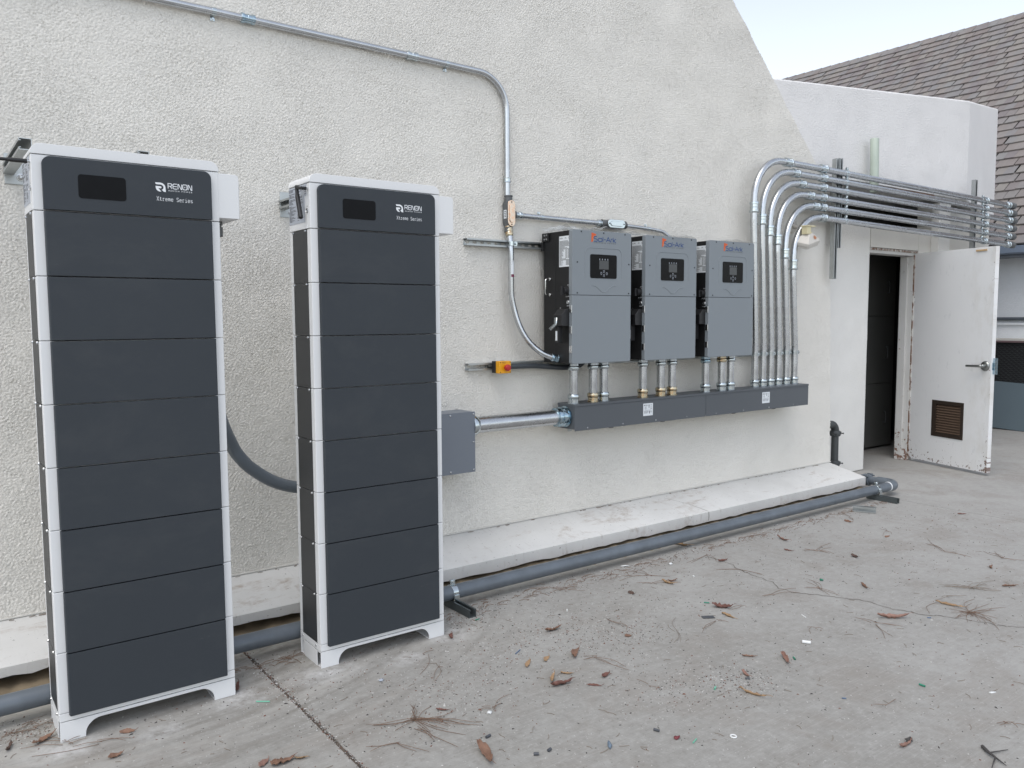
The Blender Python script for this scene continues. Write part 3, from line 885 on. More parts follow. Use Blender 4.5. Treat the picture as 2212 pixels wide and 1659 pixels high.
def battery_cabinet(x, y, label, group, folded):
    W_, D_ = .604, .218
    c = thing('battery_cabinet', label, 'battery cabinet', (x + W_ / 2, y + D_ / 2, 0), group)
    x1, yb = x + W_, y + D_
    # foot with arched front
    mb = MB()
    arch = [(x, 0), (x + .080, 0)] + [(x + .080 + .05 - .05 * math.cos(R(q)), .008 + .05 * math.sin(R(q))) for q in range(0, 91, 10)] + \
           [(x1 - .130 + .05 * math.sin(R(q)), .008 + .05 * math.cos(R(q))) for q in range(0, 91, 10)] + [(x1 - .080, 0), (x1, 0), (x1, .070), (x, .070)]
    mb.prism(arch, 'y', y, y + .004)
    mb.prism(arch, 'y', yb - .004, yb)
    for sx_ in (x, x1 - .003):
        mb.box(sx_, sx_ + .003, y + .040, yb - .035, 0, .068)
    mb.box(x + .003, x1 - .003, y + .005, yb - .005, .062, .068)
    mb.box(x + .003, x + .08, y + .005, yb - .005, .0, .003).box(x1 - .08, x1 - .003, y + .005, yb - .005, .0, .003)
    obj('foot', mb, M['white'], c, bevel=.0015)
    b = obj('plinth', MB().box(x, x1, y, yb, .072, .1005), M['white'], c, bevel=.002)
    for yy in (y + .045, yb - .03):
        obj('screw', MB().lathe((x, yy, .088), (-1, 0, 0), [(0, .0055), (.004, .0045), (.005, .002)], 10), M['screw'], b)
    hm = .2153
    for k in range(8):
        z0, z1 = .1018 + k * hm, .1018 + (k + 1) * hm - .0016
        m = obj('battery_module', MB().box(x, x1, y, yb, z0, z1), M['white'], c, bevel=.003)
        pz0 = z0 - (.010 if k == 0 else 0) + .0006
        obj('front_panel', MB().prism([(x + .030, y), (x + .032, y - .016), (x + .034, y - .018), (x + .569, y - .018), (x + .571, y - .016), (x + .573, y)], 'z', pz0, z1 - .0016), M['panel'], m, bevel=.0012, seg=1)
        obj('side_panel', MB().box(x - .0012, x + .004, y + .033, yb - .034, z0 + .001, z1 + .0004), M['side'], m)
        for yy in (y + .048, yb - .040):
            obj('screw', MB().lathe((x - .0012, yy, z1 - .006), (-1, 0, 0), [(0, .0055), (.004, .0045), (.005, .002)], 10), M['screw'], m)
    # head unit
    z0 = .1018 + 8 * hm + .0006
    h = obj('control_head', MB().box(x, x1, y, yb, z0, 2.0055), M['white'], c, bevel=.003)
    obj('front_panel', MB().prism(rrect(x + .030, x + .573, z0 + .002, 2.001, .026, 6, (1, 1, 0, 0)), 'y', y - .018, y), M['panel'], h, bevel=.0015, seg=1)
    obj('display', MB().prism(rrect(x + .134, x + .282, 1.871, 1.950, .010, 4), 'y', y - .0192, y - .010), M['screen'], h)
    obj('lettering', renon_print(x + .378, y - .018, 1.914), M['print'], h)
    # lid rounded along both ends
    r_ = .034
    prof = [(x - .002, 2.0072), (x1 + .002, 2.0072)] + [(x1 + .002 - r_ + r_ * math.cos(R(q)), 2.0085 + r_ * math.sin(R(q))) for q in range(0, 91, 10)] + [(x - .002 + r_ - r_ * math.sin(R(q)), 2.0085 + r_ * math.cos(R(q))) for q in range(0, 91, 10)]
    obj('lid', MB().prism(prof, 'y', y - .002, yb + .002), M['white'], c, bevel=.003)
    # junction box on the right flank
    jb = obj('junction_box', MB().prism(rrect(x + .585, x + .679, 1.838, 2.002, .014, 5, (1, 0, 0, 0)), 'y', y + .001, yb - .004), M['white'], c, bevel=.002)
    obj('box_cover', MB().box(x + .679, x + .683, y + .012, yb - .02, 1.856, 1.978), M['white'], jb, bevel=.001)
    # left flank: type sticker, power button, bolted plate
    mb = MB()
    mb.box(x - .0012, x + .002, yb - .208 + .040, yb - .004, 1.853, 2.003, 0)
    mb.box(x - .0012, x + .002, y + .030, y + .0505, 1.957, 2.003, 0)
    random.seed(21)
    o_ = Vector((x - .0012, yb - .006, 1.858))
    for col, w_ in ((0, .075), (1, .065)):
        zz = .006
        while zz < .14:
            ln = random.uniform(.25, .95) * w_
            y0_ = .002 + col * .083
            if random.random() < .85:
                flat(mb, [(y0_, zz), (y0_ + ln, zz), (y0_ + ln, zz + .0018), (y0_, zz + .0018)], o_, RY, UZ, .0005, 1)
            zz += .0045
    for k in range(4):
        flat(mb, [(.1655, .105 + k * .009), (.178, .105 + k * .009), (.178, .108 + k * .009), (.1655, .108 + k * .009)], o_, RY, UZ, .0005, 1)
    obj('type_sticker', mb, [M['label_g'], M['ink']], h)
    obj('power_button', MB().lathe((x, y + .0246, 1.897), (-1, 0, 0), [(0, .0095), (.004, .0095), (.005, .0075), (.003, .0065), (.0045, .002)], 20), M['screw'], h)
    obj('lettering', text(MB(), 'ANT', (x, y + .031, 2.000), RY, UZ, .010, .004, .0006), M['ink'], h)
    obj('lettering', text(MB(), 'POWER', (x, y + .032, 1.911), RY, UZ, .014, .004, .0006), M['ink'], h)
    pl_ = obj('fixing_plate', MB().box(x - .002, x + .001, y + .028, yb - .006, z0 + .001, z0 + .016), M['white'], h, bevel=.0008)
    # aerial
    ya, za = y + .0146, 1.982
    mb = MB().lathe((x, ya, za), (-1, 0, 0), [(0, .0055), (.008, .0055)], 12, 1)
    if folded:
        mb.lathe((x - .008, ya, za), (-1, 0, 0), [(0, .0068), (.02, .0068)], 14, 0)
        mb.tube([(x - .022, ya + .002, za), (x - .026, ya + .03, za + .004), (x - .026, ya + .052, za + .008)], [.0068, .0066, .0064], 12)
        mb.tube([(x - .026, ya + .052, za + .016), (x - .026, ya + .048, za - .018), (x - .026, ya + .046, za - .03), (x - .027, ya + .014, za - .115), (x - .027, ya + .0125, za - .119)], [.0075, .0075, .0095, .0095, .006], 12)
    else:
        mb.lathe((x - .008, ya, za), (-1, 0, 0), [(0, .0072), (.045, .0072), (.058, .0055), (.16, .0048), (.20, .0042)], 14, 0)
    obj('aerial', mb, [M['plug_black'], M['screw']], c)
    return c
A_X, A_Y, B_X, B_Y = -2.8024, -.8697, -1.8361, -.8526
battery_cabinet(A_X, A_Y, 'tall white battery cabinet with charcoal panels nearest the camera, its aerial sticking straight out', 'battery cabinets standing along the wall', False)
battery_cabinet(B_X, B_Y, 'tall white battery cabinet with charcoal panels beside the grey pull box, its aerial folded down', 'battery cabinets standing along the wall', True)

# ---- strut section with real slots and lips: runs along +X from the origin, open side facing -Y
def strut_mb(L, d=.041, slots=True, mi=0):
    mb = MB()
    hw = .0205; t = .0026
    if slots:
        pitch = .0508
        n = max(1, int(L / pitch))
        pw = L / n
        for k in range(n):
            x0 = k * pw
            oval = rrect(x0 + pw / 2 - .0145, x0 + pw / 2 + .0145, -.007, .007, .00695, 3)
            m = len(oval)
            cx_, cz_ = x0 + pw / 2, 0
            rect = []
            for a, b in oval:
                dx_, dz_ = a - cx_, b - cz_
                kk = min((pw / 2) / max(1e-6, abs(dx_)), hw / max(1e-6, abs(dz_)))
                rect.append((cx_ + dx_ * kk, cz_ + dz_ * kk))
            cs_ = [(x0 + pw, hw), (x0, hw), (x0, -hw), (x0 + pw, -hw)]
            for c_ in cs_:
                q = min(range(m), key=lambda i: (rect[i][0] - c_[0]) ** 2 + (rect[i][1] - c_[1]) ** 2)
                rect[q] = c_
            for yy, fl in ((-t, 1), (-.0002, 0)):
                vs = [(a, yy, b) for a, b in oval] + [(a, yy, b) for a, b in rect]
                fs = [(i, (i + 1) % m, m + (i + 1) % m, m + i) for i in range(m)]
                mb.add(vs, fs if fl else [f[::-1] for f in fs], mi)
            mb.add([(a, -.0002, b) for a, b in oval] + [(a, -t, b) for a, b in oval], [(i, (i + 1) % m, m + (i + 1) % m, m + i) for i in range(m)], mi)
    else:
        mb.box(0, L, -t, 0, -hw, hw, mi)
    for s_ in (1, -1):
        mb.box(0, L, -d, -t, s_ * hw, s_ * (hw - t), mi)
        mb.box(0, L, -d, -d + t, s_ * (hw - t), s_ * (hw - .0095), mi)
        mb.box(0, L, -d + t, -d + .0075, s_ * (hw - .0095), s_ * (hw - .0095 + t), mi)
    return mb
def strut(name, label, M_, L, mat_='strut', d=.041, slots=True, group=None, bolts=()):
    p = M_.translation
    t = thing(name, label, 'strut', p, group)
    obj('channel', strut_mb(L, d, slots).xf(M_), M[mat_], t)
    for bpt in bolts:
        obj('bolt', MB().lathe(bpt, (0, -1, 0), [(0, .016), (.002, .016), (.0021, .009), (.010, .0088), (.012, .006)], 12), M['screw'], t)
    return t
T = Matrix.Translation
strut('strut_rail', 'long slotted steel strut rail behind the upper part of the three inverters', T((-.549, -.001, 1.900)), 2.3, group='slotted strut rails on the stucco wall')
strut('strut_rail', 'long slotted steel strut rail with the yellow emergency stop fixed on it', T((-.546, -.001, 1.176)), 3.20, group='slotted strut rails on the stucco wall')
VZ = lambda x, y, z: T((x, y, z)) @ Matrix(((0, 0, -1, 0), (0, 1, 0, 0), (1, 0, 0, 0), (0, 0, 0, 1)))       # rail running up
strut('strut_upright', 'longest upright strut, at the end of the gable wall behind the bent conduits', VZ(3.087, -.054, 1.772), .985, slots=False, group='upright struts behind the six conduits')
strut('strut_upright', 'shorter upright strut clamped against the longest one near the gable edge', VZ(3.134, -.058, 2.03), .735, slots=False, group='upright struts behind the six conduits')
strut('strut_upright', 'upright strut carrying the far ends of the six conduits above the open door', VZ(5.555, -.050, 2.02), .80, slots=False, group='upright struts behind the six conduits')
for cx_, z_, lab in ((-2.765, 2.083, 'left strut arm tying the top of the nearest battery cabinet to the wall'), (-2.375, 2.083, 'right strut arm poking up behind the lid of the nearest battery cabinet'), (-1.60, 2.026, 'strut arm with bolted wall plate behind the cabinet whose aerial is folded down')):
    t = thing('wall_bracket', lab, 'bracket', (cx_, 0, z_), 'strut arms tying cabinets to the wall')
    YM = T((cx_, -.006, z_)) @ Matrix(((0, 1, 0, 0), (-1, 0, 0, 0), (0, 0, 1, 0), (0, 0, 0, 1)))
    obj('arm', strut_mb(.60, .041, False).xf(YM), M['strut'], t)
    obj('wall_plate', MB().box(cx_ - .035, cx_ + .085, -.006, -.0005, z_ - .06, z_ + .065), M['strut'], t, bevel=.002)
    obj('bolt', MB().lathe((cx_ + .022, -.006, z_ - .030), (0, -1, 0), [(0, .016), (.003, .016), (.0035, .011), (.012, .010), (.018, .004)], 14), M['screw'], t)
    obj('bolt', MB().lathe((cx_ + .062, -.006, z_ - .045), (0, -1, 0), [(0, .013), (.003, .013), (.0035, .009), (.01, .008)], 12), M['screw_d'], t)

# ================================================================ CONDUIT FITTINGS
def coupling(mb, p, d, r, L, mi=0):
    return mb.lathe(Vector(p) - Vector(d).normalized() * L / 2, d, [(0, r * 1.03), (.001, r * 1.30), (L * .10, r * 1.38), (L * .22, r * 1.36), (L * .25, r * 1.17), (L * .46, r * 1.16), (L * .48, r * 1.21), (L * .52, r * 1.21), (L * .54, r * 1.16), (L * .75, r * 1.17), (L * .78, r * 1.36), (L * .90, r * 1.38), (L - .001, r * 1.30), (L, r * 1.03)], 20, mi)
def connector(mb, p, d, r, L, mi=0):
    return mb.lathe(p, d, [(0, r * 1.42), (L * .10, r * 1.42), (L * .12, r * 1.22), (L * .50, r * 1.20), (L * .54, r * 1.30), (L * .60, r * 1.36), (L * .86, r * 1.36), (L * .96, r * 1.24), (L, r * 1.02)], 20, mi)
def strap_ring(mb, p, d, r, side, wdt=.026, mi=0):
    """strut clamp: band with a pinched ear and bolt on the given side"""
    p, d, s_ = Vector(p), Vector(d).normalized(), Vector(side).normalized()
    mb.lathe(p - d * wdt / 2, d, [(0, r * 1.01), (.0005, r * 1.10), (wdt - .0005, r * 1.10), (wdt, r * 1.01)], 20, mi)
    e = d.cross(s_)
    b = p + s_ * (r * 1.08)
    vs = []
    for u_, v_, w_ in ((-1, 0, -1), (1, 0, -1), (1, 1, -1), (-1, 1, -1), (-1, 0, 1), (1, 0, 1), (1, 1, 1), (-1, 1, 1)):
        vs.append(b + d * (u_ * wdt * .5) + s_ * (v_ * .020) + e * (w_ * .0045))
    mb.add(vs, [(0, 3, 2, 1), (4, 5, 6, 7), (0, 1, 5, 4), (1, 2, 6, 5), (2, 3, 7, 6), (3, 0, 4, 7)], mi)
    mb.lathe(b + s_ * .011 - e * .012, e, [(0, .007), (.006, .0085), (.018, .0085), (.024, .007)], 10, mi)
    return mb
def one_hole(mb, p, d, r, side, wall_y=-.001):
    p, d, s_ = Vector(p), Vector(d).normalized(), Vector(side).normalized()
    mb.lathe(p - d * .010, d, [(0, r * 1.01), (.0005, r * 1.09), (.0195, r * 1.09), (.020, r * 1.01)], 20)
    q = p + s_ * (r + .020); q.y = wall_y - .002
    f = p + s_ * (r * .9); f.y = wall_y - .002
    e = d
    mb.add([f - e * .010, f + e * .010, q + e * .010, q - e * .010] + [v + Vector((0, -.003, 0)) for v in (f - e * .010, f + e * .010, q + e * .010, q - e * .010)],
           [(0, 1, 2, 3), (4, 7, 6, 5), (0, 4, 5, 1), (1, 5, 6, 2), (2, 6, 7, 3), (3, 7, 4, 0)])
    mb.lathe(q - s_ * .009 + Vector((0, -.003, 0)), (0, -1, 0), [(0, .009), (.002, .009), (.0025, .006), (.008, .005)], 12)
    return mb

# ---- long conduit at the top left, bending down to the tee fitting
rc = .0172
t = thing('conduit_run', 'long galvanised conduit crossing the upper wall and bending down to the tee fitting', 'conduit', (-2.0, -.028, 2.88))
obj('tube', MB().tube(fillet([(-4.0, -.026, 2.886), (-1.9, -.026, 2.886), (-.25, -.026, 2.868), (-.25, -.026, 2.162)], [5, .20], 12), rc, 16), M['emt'], t)
for x_, z_ in ((-1.776, 2.8855), (-.886, 2.875)):
    obj('coupling', coupling(MB(), (x_, -.026, z_), (1, 0, -.008), rc, .066), M['zinc_b'] if x_ < -1 else M['zinc'], t)
for x_, z_ in ((-1.935, 2.886), (-.664, 2.8725)):
    obj('pipe_strap', one_hole(MB(), (x_, -.026, z_), (1, 0, 0), rc, (0, 0, -1)), M['zinc'], t)
obj('coupling', coupling(MB(), (-.25, -.026, 2.275), (0, 0, 1), rc, .030), M['zinc'], t)

def conduit_body(label, p, ln, axis, covmat, outlet):
    """cast oval conduit body with a screwed cover"""
    t = thing('conduit_fitting', label, 'conduit fitting', p, 'cast conduit bodies on the wall')
    p = Vector(p)
    w_ = .026
    mb = MB()
    if axis == 'z':
        poly = rrect(p.x - w_, p.x + w_, p.z - ln / 2, p.z + ln / 2, .025, 6)
    else:
        poly = rrect(p.x - ln / 2, p.x + ln / 2, p.z - w_, p.z + w_, .025, 6)
    mb.prism(poly, 'y', p.y - .030, p.y + .024)
    d = Vector((0, 0, 1)) if axis == 'z' else Vector((1, 0, 0))
    for s_ in (1, -1):
        mb.lathe(p + d * s_ * (ln / 2 - .02), d * s_, [(0, .025), (.044, .0235), (.044, .026), (.052, .026), (.052, .02)], 18)
    if outlet:
        mb.lathe(p + Vector((.02, 0, -.003)), (1, 0, 0), [(0, .024), (.028, .024)], 18)
    obj('body', mb, M['cast'], t, bevel=.002)
    q = [(p.x + (a - p.x) * 1.02, p.z + (b - p.z) * 1.02) for a, b in poly]
    mb = MB().prism(q, 'y', p.y - .034, p.y - .030)
    qi = [(p.x + (a - p.x) * (.62 if axis == 'z' else .74), p.z + (b - p.z) * (.74 if axis == 'z' else .62)) for a, b in poly]
    mb.prism(qi, 'y', p.y - .039, p.y - .034)
    cv = obj('cover', mb, covmat, t, bevel=.0025)
    for s_ in (1, -1):
        obj('screw', MB().lathe(p + d * s_ * (ln / 2 - .010) + Vector((0, -.034, 0)), (0, -1, 0), [(0, .004), (.002, .004), (.003, .002)], 10), M['screw_d'], cv)
    if axis == 'z':
        mb = MB().box(p.x - w_ - .0008, p.x - w_ + .001, p.y - .016, p.y + .010, p.z - .030, p.z + .020)
        o_ = (p.x - w_ - .0008, p.y + .007, p.z - .026)
        for k in range(4):
            flat(mb, [(.003, .004 + k * .010), (.018, .004 + k * .010), (.018, .009 + k * .010), (.003, .009 + k * .010)], o_, RY, UZ, .0004, 1)
        obj('sticker', mb, [M['label'], M['ink']], t)
    return t
conduit_body('upright cast tee fitting with a copper tinted cover where the conduits meet', (-.248, -.034, 2.078), .150, 'z', M['zinc_c'], True)
conduit_body('sideways cast conduit fitting with an oval cover above the first inverter', (.607, -.034, 2.070), .150, 'x', M['zinc'], False)
t = thing('conduit', 'short horizontal conduit between the tee fitting and the sideways fitting', 'conduit', (.15, -.034, 2.075))
obj('tube', MB().cyl((-.19, -.034, 2.074), (.515, -.034, 2.070), rc * .95, n=16), M['emt'], t)
obj('connector', connector(MB(), (-.200, -.034, 2.074), (1, 0, 0), rc * .95, .05), M['zinc'], t)
obj('connector', connector(MB(), (.512, -.034, 2.070), (-1, 0, 0), rc * .95, .05), M['zinc'], t)
obj('pipe_strap', one_hole(MB(), (.004, -.034, 2.073), (1, 0, 0), rc * .95, (0, 0, 1)), M['zinc'], t)
t = thing('conduit', 'thin conduit leaving the sideways fitting and curving down behind the middle inverter', 'conduit', (.9, -.034, 2.06))
obj('tube', MB().tube(spline([(.70, -.034, 2.069), (.80, -.034, 2.066), (.93, -.034, 2.061), (1.02, -.034, 2.055), (1.085, -.036, 2.043), (1.13, -.045, 2.010), (1.15, -.06, 1.95)], 5), .0125, 14), M['emt'], t)
obj('connector', connector(MB(), (.690, -.034, 2.069), (1, 0, 0), .0135, .035), M['zinc'], t)
obj('pipe_strap', one_hole(MB(), (.935, -.034, 2.061), (1, 0, -.03), .0125, (0, 0, 1)), M['zinc'], t)
t = thing('conduit', 'conduit dropping from the tee fitting and sweeping into the side of the first inverter', 'conduit', (-.247, -.06, 1.6))
pts = [(-.248, -.036, 2.0), (-.248, -.050, 1.93), (-.249, -.060, 1.85), (-.249, -.060, 1.70), (-.247, -.060, 1.59), (-.235, -.066, 1.521), (-.220, -.078, 1.452), (-.199, -.095, 1.385), (-.169, -.115, 1.327), (-.135, -.135, 1.285), (-.097, -.158, 1.251), (-.057, -.175, 1.231), (-.018, -.187, 1.219)]
obj('tube', MB().tube(spline(pts, 5), rc, 16), M['emt'], t)
obj('connector', connector(MB(), (-.248, -.036, 2.003), (0, -.15, -1), rc, .06), M['zinc_g'], t)
obj('connector', connector(MB(), (.001, -.192, 1.214), (-1, .25, .25), rc, .045), M['zinc_b'], t)
obj('pipe_strap', strap_ring(MB(), (-.249, -.062, 1.90), (0, 0, 1), rc, (1, -.1, 0)), M['zinc'], t)
mb = MB()
cyl_lab = [(-.249 + (rc + .0006) * math.sin(R(a_)), -.060 - (rc + .0006) * math.cos(R(a_))) for a_ in (-35, -18, 0, 18, 30)]
for z0_, z1_, mi in ((1.72, 1.80, 0), (1.703, 1.719, 1)):
    mb.add([(a, b, z0_) for a, b in cyl_lab] + [(a, b, z1_) for a, b in cyl_lab], [(i, i + 1, 6 + i, 5 + i) for i in range(4)], mi)
obj('sticker', mb, [M['label'], simple('dark_red_ink', (.16, .02, .06), .5)], t)

# ================================================================ INVERTERS
IZ0, IZ1, IY = 1.1863, 1.9773, -.33
def logo(x, y, z):
    """sunburst emblem, name and motto; x,z = left end and base line of the name"""
    ob, ol, bl, bk = MB(), MB(), MB(), MB()
    o = (x, y, z)
    k = .181 / 1235
    kz = .000103
    e = lambda pts: [((a - 405) * k, (830 - (b - .085 * (a - 405))) * kz) for a, b in pts]
    # emblem in strips so it stays convex piece by piece
    left = e([(285, 335), (400, 375), (392, 690), (345, 868), (268, 875)])
    top = e([(400, 375), (545, 430), (513, 512), (440, 520), (398, 565)])
    flat(ob, left, o, RX, UZ, .0006); flat(ob, top, o, RX, UZ, .0006)
    c0 = e([(520, 700)])[0]
    for a in range(100, 236, 17):
        d = Vector((math.cos(R(a)), math.sin(R(a)))); q = Vector((-d.y, d.x))
        c_ = Vector(c0)
        d = Vector((d.x, d.y * .7)); p0, p1 = c_ + d * .0215, c_ + d * .031
        flat(ol, [tuple(p0 + q * .0004), tuple(p1 + q * .0008), tuple(p1 - q * .0008), tuple(p0 - q * .0004)], o, RX, UZ, .0009)
    sx, sz, w_ = .181 / 5.3, .0293, .0042
    G_ = ((0, [[(.72, .95), (.2, .95), (.05, .85), (.05, .62), (.2, .52), (.72, .45), (.86, .33), (.86, .12), (.72, .0), (.0, .0)]]),
          (1.12, [[(0, .1), (.1, 0), (.72, 0), (.82, .1), (.82, .55), (.72, .65), (.1, .65), (0, .55), (0, .1)]]),
          (2.18, [[(0, -.05), (0, .98)]]), (2.40, [[(0, .42), (.45, .42)]]), (2.95, [[(0, -.02), (.5, .95), (1, -.02)], [(.2, .3), (.8, .3)]]),
          (4.10, [[(0, -.02), (0, .48), (.12, .65), (.36, .65)]]), (4.64, [[(0, -.02), (0, .98)], [(.66, .68), (.06, .32), (.66, -.03)]]))
    for ax, ls in G_:
        stroke(bl, ls, (x + ax * sx, y, z), RX, UZ, sx, sz, w_, .0011)
    text(bk, 'LIMITLESS POWER', (x + .002, y, z - .0108), RX, UZ, .179, .0055, .0006, space=1.6)
    return ob, ol, bl, bk
def inverter(x):
    W_ = .475
    t = thing('inverter', 'left one of the three wall inverters, silver tape on its switch lever', 'inverter', (x + W_ / 2, -.2, IZ0), 'wall inverters above the wireways')
    x1 = x + W_
    obj('body', MB().box(x, x1, -.302, -.060, IZ0 + .003, IZ1 - .004).box(x - .0015, x + .002, -.1725, -.1705, IZ0 + .02, 1.938), M['black'], t, bevel=.003)
    mb = MB().prism(rrect(x - .003, x1 + .003, 1.5955, IZ1, .012, 4, (1, 1, 0, 0)), 'y', IY, -.300)
    # pressed ridges
    arc = fillet([(x + .095, IY, 1.697), (x + .097, IY, 1.876), (x + .395, IY, 1.876), (x + .397, IY, 1.697)], .038, 8)
    mb.tube(arc, .0021, 8)
    vv = spline([(x + .150, IY, 1.652), (x + .172, IY, 1.651), (x + .198, IY, 1.640), (x + .222, IY, 1.622), (x + .237, IY, 1.6145), (x + .248, IY, 1.6125), (x + .259, IY, 1.6145), (x + .274, IY, 1.622), (x + .298, IY, 1.640), (x + .324, IY, 1.651), (x + .346, IY, 1.652)], 4)
    mb.tube(vv, .0024, 8)
    up = obj('upper_cover', mb, M['inv'], t, bevel=.0035)
    lo = obj('lower_cover', MB().prism(rrect(x - .003, x1 + .003, IZ0, 1.5930, .010, 4, (0, 0, 1, 1)), 'y', IY, -.300), M['inv'], t, bevel=.0035)
    for z in (1.512, 1.389, 1.273):
        obj('hinge', MB().box(x - .0055, x - .001, -.328, -.306, z - .020, z + .020).cyl((x - .0055, -.326, z - .022), (x - .0055, -.326, z + .022), .0035, n=10), M['screw'], lo)
    for sx_, sz_ in ((.067, 1.967), (.246, 1.967), (.424, 1.967), (.036, 1.788), (.458, 1.787), (.036, 1.607), (.458, 1.608)):
        obj('screw', MB().lathe((x + sx_, IY, sz_), (0, -1, 0), [(0, .0048), (.0018, .0042), (.0022, .0022), (.0012, .0018)], 12), M['screw_d'], up)
    ob, ol, bl, bk = logo(x + .165, IY, 1.9155)
    obj('emblem', ob, M['orange'], up); obj('emblem_rays', ol, M['orange_l'], up)
    obj('lettering', bl, M['ink_blue'], up); obj('lettering', bk, M['ink'], up)
    dp = obj('display', MB().prism(rrect(x + .137, x + .354, 1.696, 1.838, .011, 4), 'y', IY - .0025, IY + .002), M['screen'], t, bevel=.0006, seg=1)
    yd = IY - .0025
    obj('screen', MB().box(x + .208, x + .285, yd - .0008, yd + .001, 1.750, 1.802), M['lcd'], dp)
    for bx_, bz_ in ((.247, 1.738), (.225, 1.7265), (.270, 1.7265), (.247, 1.7145)):
        mb = MB()
        q = [(a, b) for a, b in rrect(-.0058, .0058, -.0052, .0058, .003, 3)]
        stroke(mb, [q + [q[0]]], (x + bx_, yd, bz_), RX, UZ, 1, 1, .0013, .0004)
        stroke(mb, [[(-.0022, -.001), (0, .0022), (.0022, -.001)]], (x + bx_, yd, bz_), RX, UZ, 1, 1, .001, .0004)
        flat(mb, [(-.004, -.0092), (.004, -.0092), (.004, -.0078), (-.004, -.0078)], (x + bx_, yd, bz_), RX, UZ, .0004)
        obj('button', mb, M['label_g'], dp)
    mb = MB()
    for k in range(4):
        px = x + .2125 + k * .0218
        q = rrect(-.0026, .0026, .002, .0072, .0025, 3)
        stroke(mb, [q + [q[0]]], (px, yd, 1.806), RX, UZ, 1, 1, .0016, .0004)
        flat(mb, [(-.005, -.001), (.005, -.001), (.005, .0006), (-.005, .0006)], (px, yd, 1.806), RX, UZ, .0004)
    obj('indicator', mb, M['label_g'], dp)
    # ---- left flank
    mb = MB().box(x - .013, x, -.119, -.058, 1.921, 1.971).box(x - .010, x, -.064, -.042, 1.868, 1.921)
    br = obj('mounting_bracket', mb, M['black'], t, bevel=.002)
    for yy in (-.103, -.083):
        for zz in (1.958, 1.934):
            obj('screw', MB().lathe((x - .013, yy, zz), (-1, 0, 0), [(0, .006), (.002, .0055), (.003, .003)], 10), M['screw'], br)
    mb = MB().tube(fillet([(x, -.127, 1.694), (x - .042, -.127, 1.694), (x - .042, -.127, 1.600), (x, -.127, 1.600)], .014, 5), .0046, 10)
    for zz in (1.694, 1.600):
        mb.lathe((x, -.127, zz), (-1, 0, 0), [(0, .0095), (.010, .0095), (.012, .007)], 14)
    obj('handle', mb, M['chrome'], t)
    mb = MB().lathe((x, -.277, 1.620), (-1, 0, 0), [(0, .026), (.006, .026), (.007, .020), (.022, .019), (.024, .022), (.030, .021)], 24)
    mb.box(x - .046, x - .028, -.283, -.271, 1.596, 1.644)
    obj('dc_switch', mb, M['plug_black'], t, bevel=.0015)
    for s_, yy, zz, ww, hh in (('OFF', -.281, 1.650, .016, .006), ('ON', -.307, 1.630, .010, .006), ('DC SWITCH', -.268, 1.583, .042, .0065), ('ON/OFF', -.277, 1.5285, .026, .0065)):
        obj('lettering', text(MB(), s_, (x, yy, zz), RY, UZ, ww, hh, .0005), M['print'], t)
    mb = MB()
    stroke(mb, [[(.302 + .003 * math.cos(R(a)) * 3 - .010, .010 * math.sin(R(a))) for a in range(10, 81, 14)]], (x, 0, 1.634), RY, UZ, 1, 1, .0012, .0005)
    obj('dial_mark', mb, M['print'], t)
    obj('power_button', MB().lathe((x, -.290, 1.552), (-1, 0, 0), [(0, .0125), (.003, .0125), (.0045, .0105), (.0035, .0085), (.0045, .0075), (.005, .003)], 22), M['screw'], t)
    mb = MB().box(x - .0012, x + .001, -.316, -.208, 1.762, 1.943, 0)
    o_ = (x - .0012, -.208, 1.762)
    text(mb, 'Sol-Ark', (x - .0012, -.212, 1.926), RY, UZ, .030, .009, .0005, 1)
    text(mb, 'FC', (x - .0012, -.262, 1.925), RY, UZ, .014, .010, .0005, 1)
    q = rrect(.086, .097, .163, .174, .0054, 3)
    stroke(mb, [q + [q[0]]], o_, RY, UZ, 1, 1, .0018, .0005, 1)
    random.seed(5)
    for k in range(25):
        zz = .150 - k * .0058
        if 9 <= k <= 17:
            segs = [(.004, .004 + random.uniform(.02, .045)), (.058, .072), (.078, .092)]
        elif k >= 20:
            segs = [(.004, .004 + random.uniform(.01, .04)), (.062, .100)]
        else:
            segs = [(.004, random.uniform(.05, .100))]
        for a, b in segs:
            flat(mb, [(a, zz), (b, zz), (b, zz + .0024), (a, zz + .0024)], o_, RY, UZ, .0005, 1)
    obj('type_sticker', mb, [M['label'], M['ink']], t)
    mb = MB().prism([(x + .001, 1.513), (x - .030, 1.511), (x - .062, 1.476), (x - .062, 1.413), (x + .001, 1.410)], 'y', -.303, -.228)
    hd = obj('switch_hood', mb, M['plug_black'], t, bevel=.002)
    for yy, zz in ((-.220, 1.518), (-.308, 1.516), (-.308, 1.404), (-.222, 1.404)):
        obj('screw', MB().lathe((x, yy, zz), (-1, 0, 0), [(0, .0045), (.003, .004), (.004, .002)], 10), M['screw'], hd)
    lv = obj('switch_lever', MB().box(x - .056, x - .020, -.262, -.236, 1.312, 1.412), M['plug_black'], t, bevel=.003)
    obj('sticker', MB().box(x - .0572, x - .056, -.256, -.240, 1.325, 1.382), M['label'], lv)
    return t
inv1 = inverter(0.0)
for lab, x in (('middle one of the three grey and black wall inverters', .6075), ('right one of the three grey and black wall inverters, beside the bent conduits', 1.2161)):
    c = copy_tree(inv1)
    c.location.x += x
    c['label'] = lab
mb = MB()
mb.add([(-.0635, -.262, 1.462), (-.0635, -.236, 1.462), (-.0635, -.234, 1.425), (-.0635, -.260, 1.420), (-.082, -.229, 1.385), (-.082, -.206, 1.398)], [(0, 1, 2, 3), (3, 2, 5, 4)])
tp = obj('tape_tab', mb, M['zinc'], inv1)
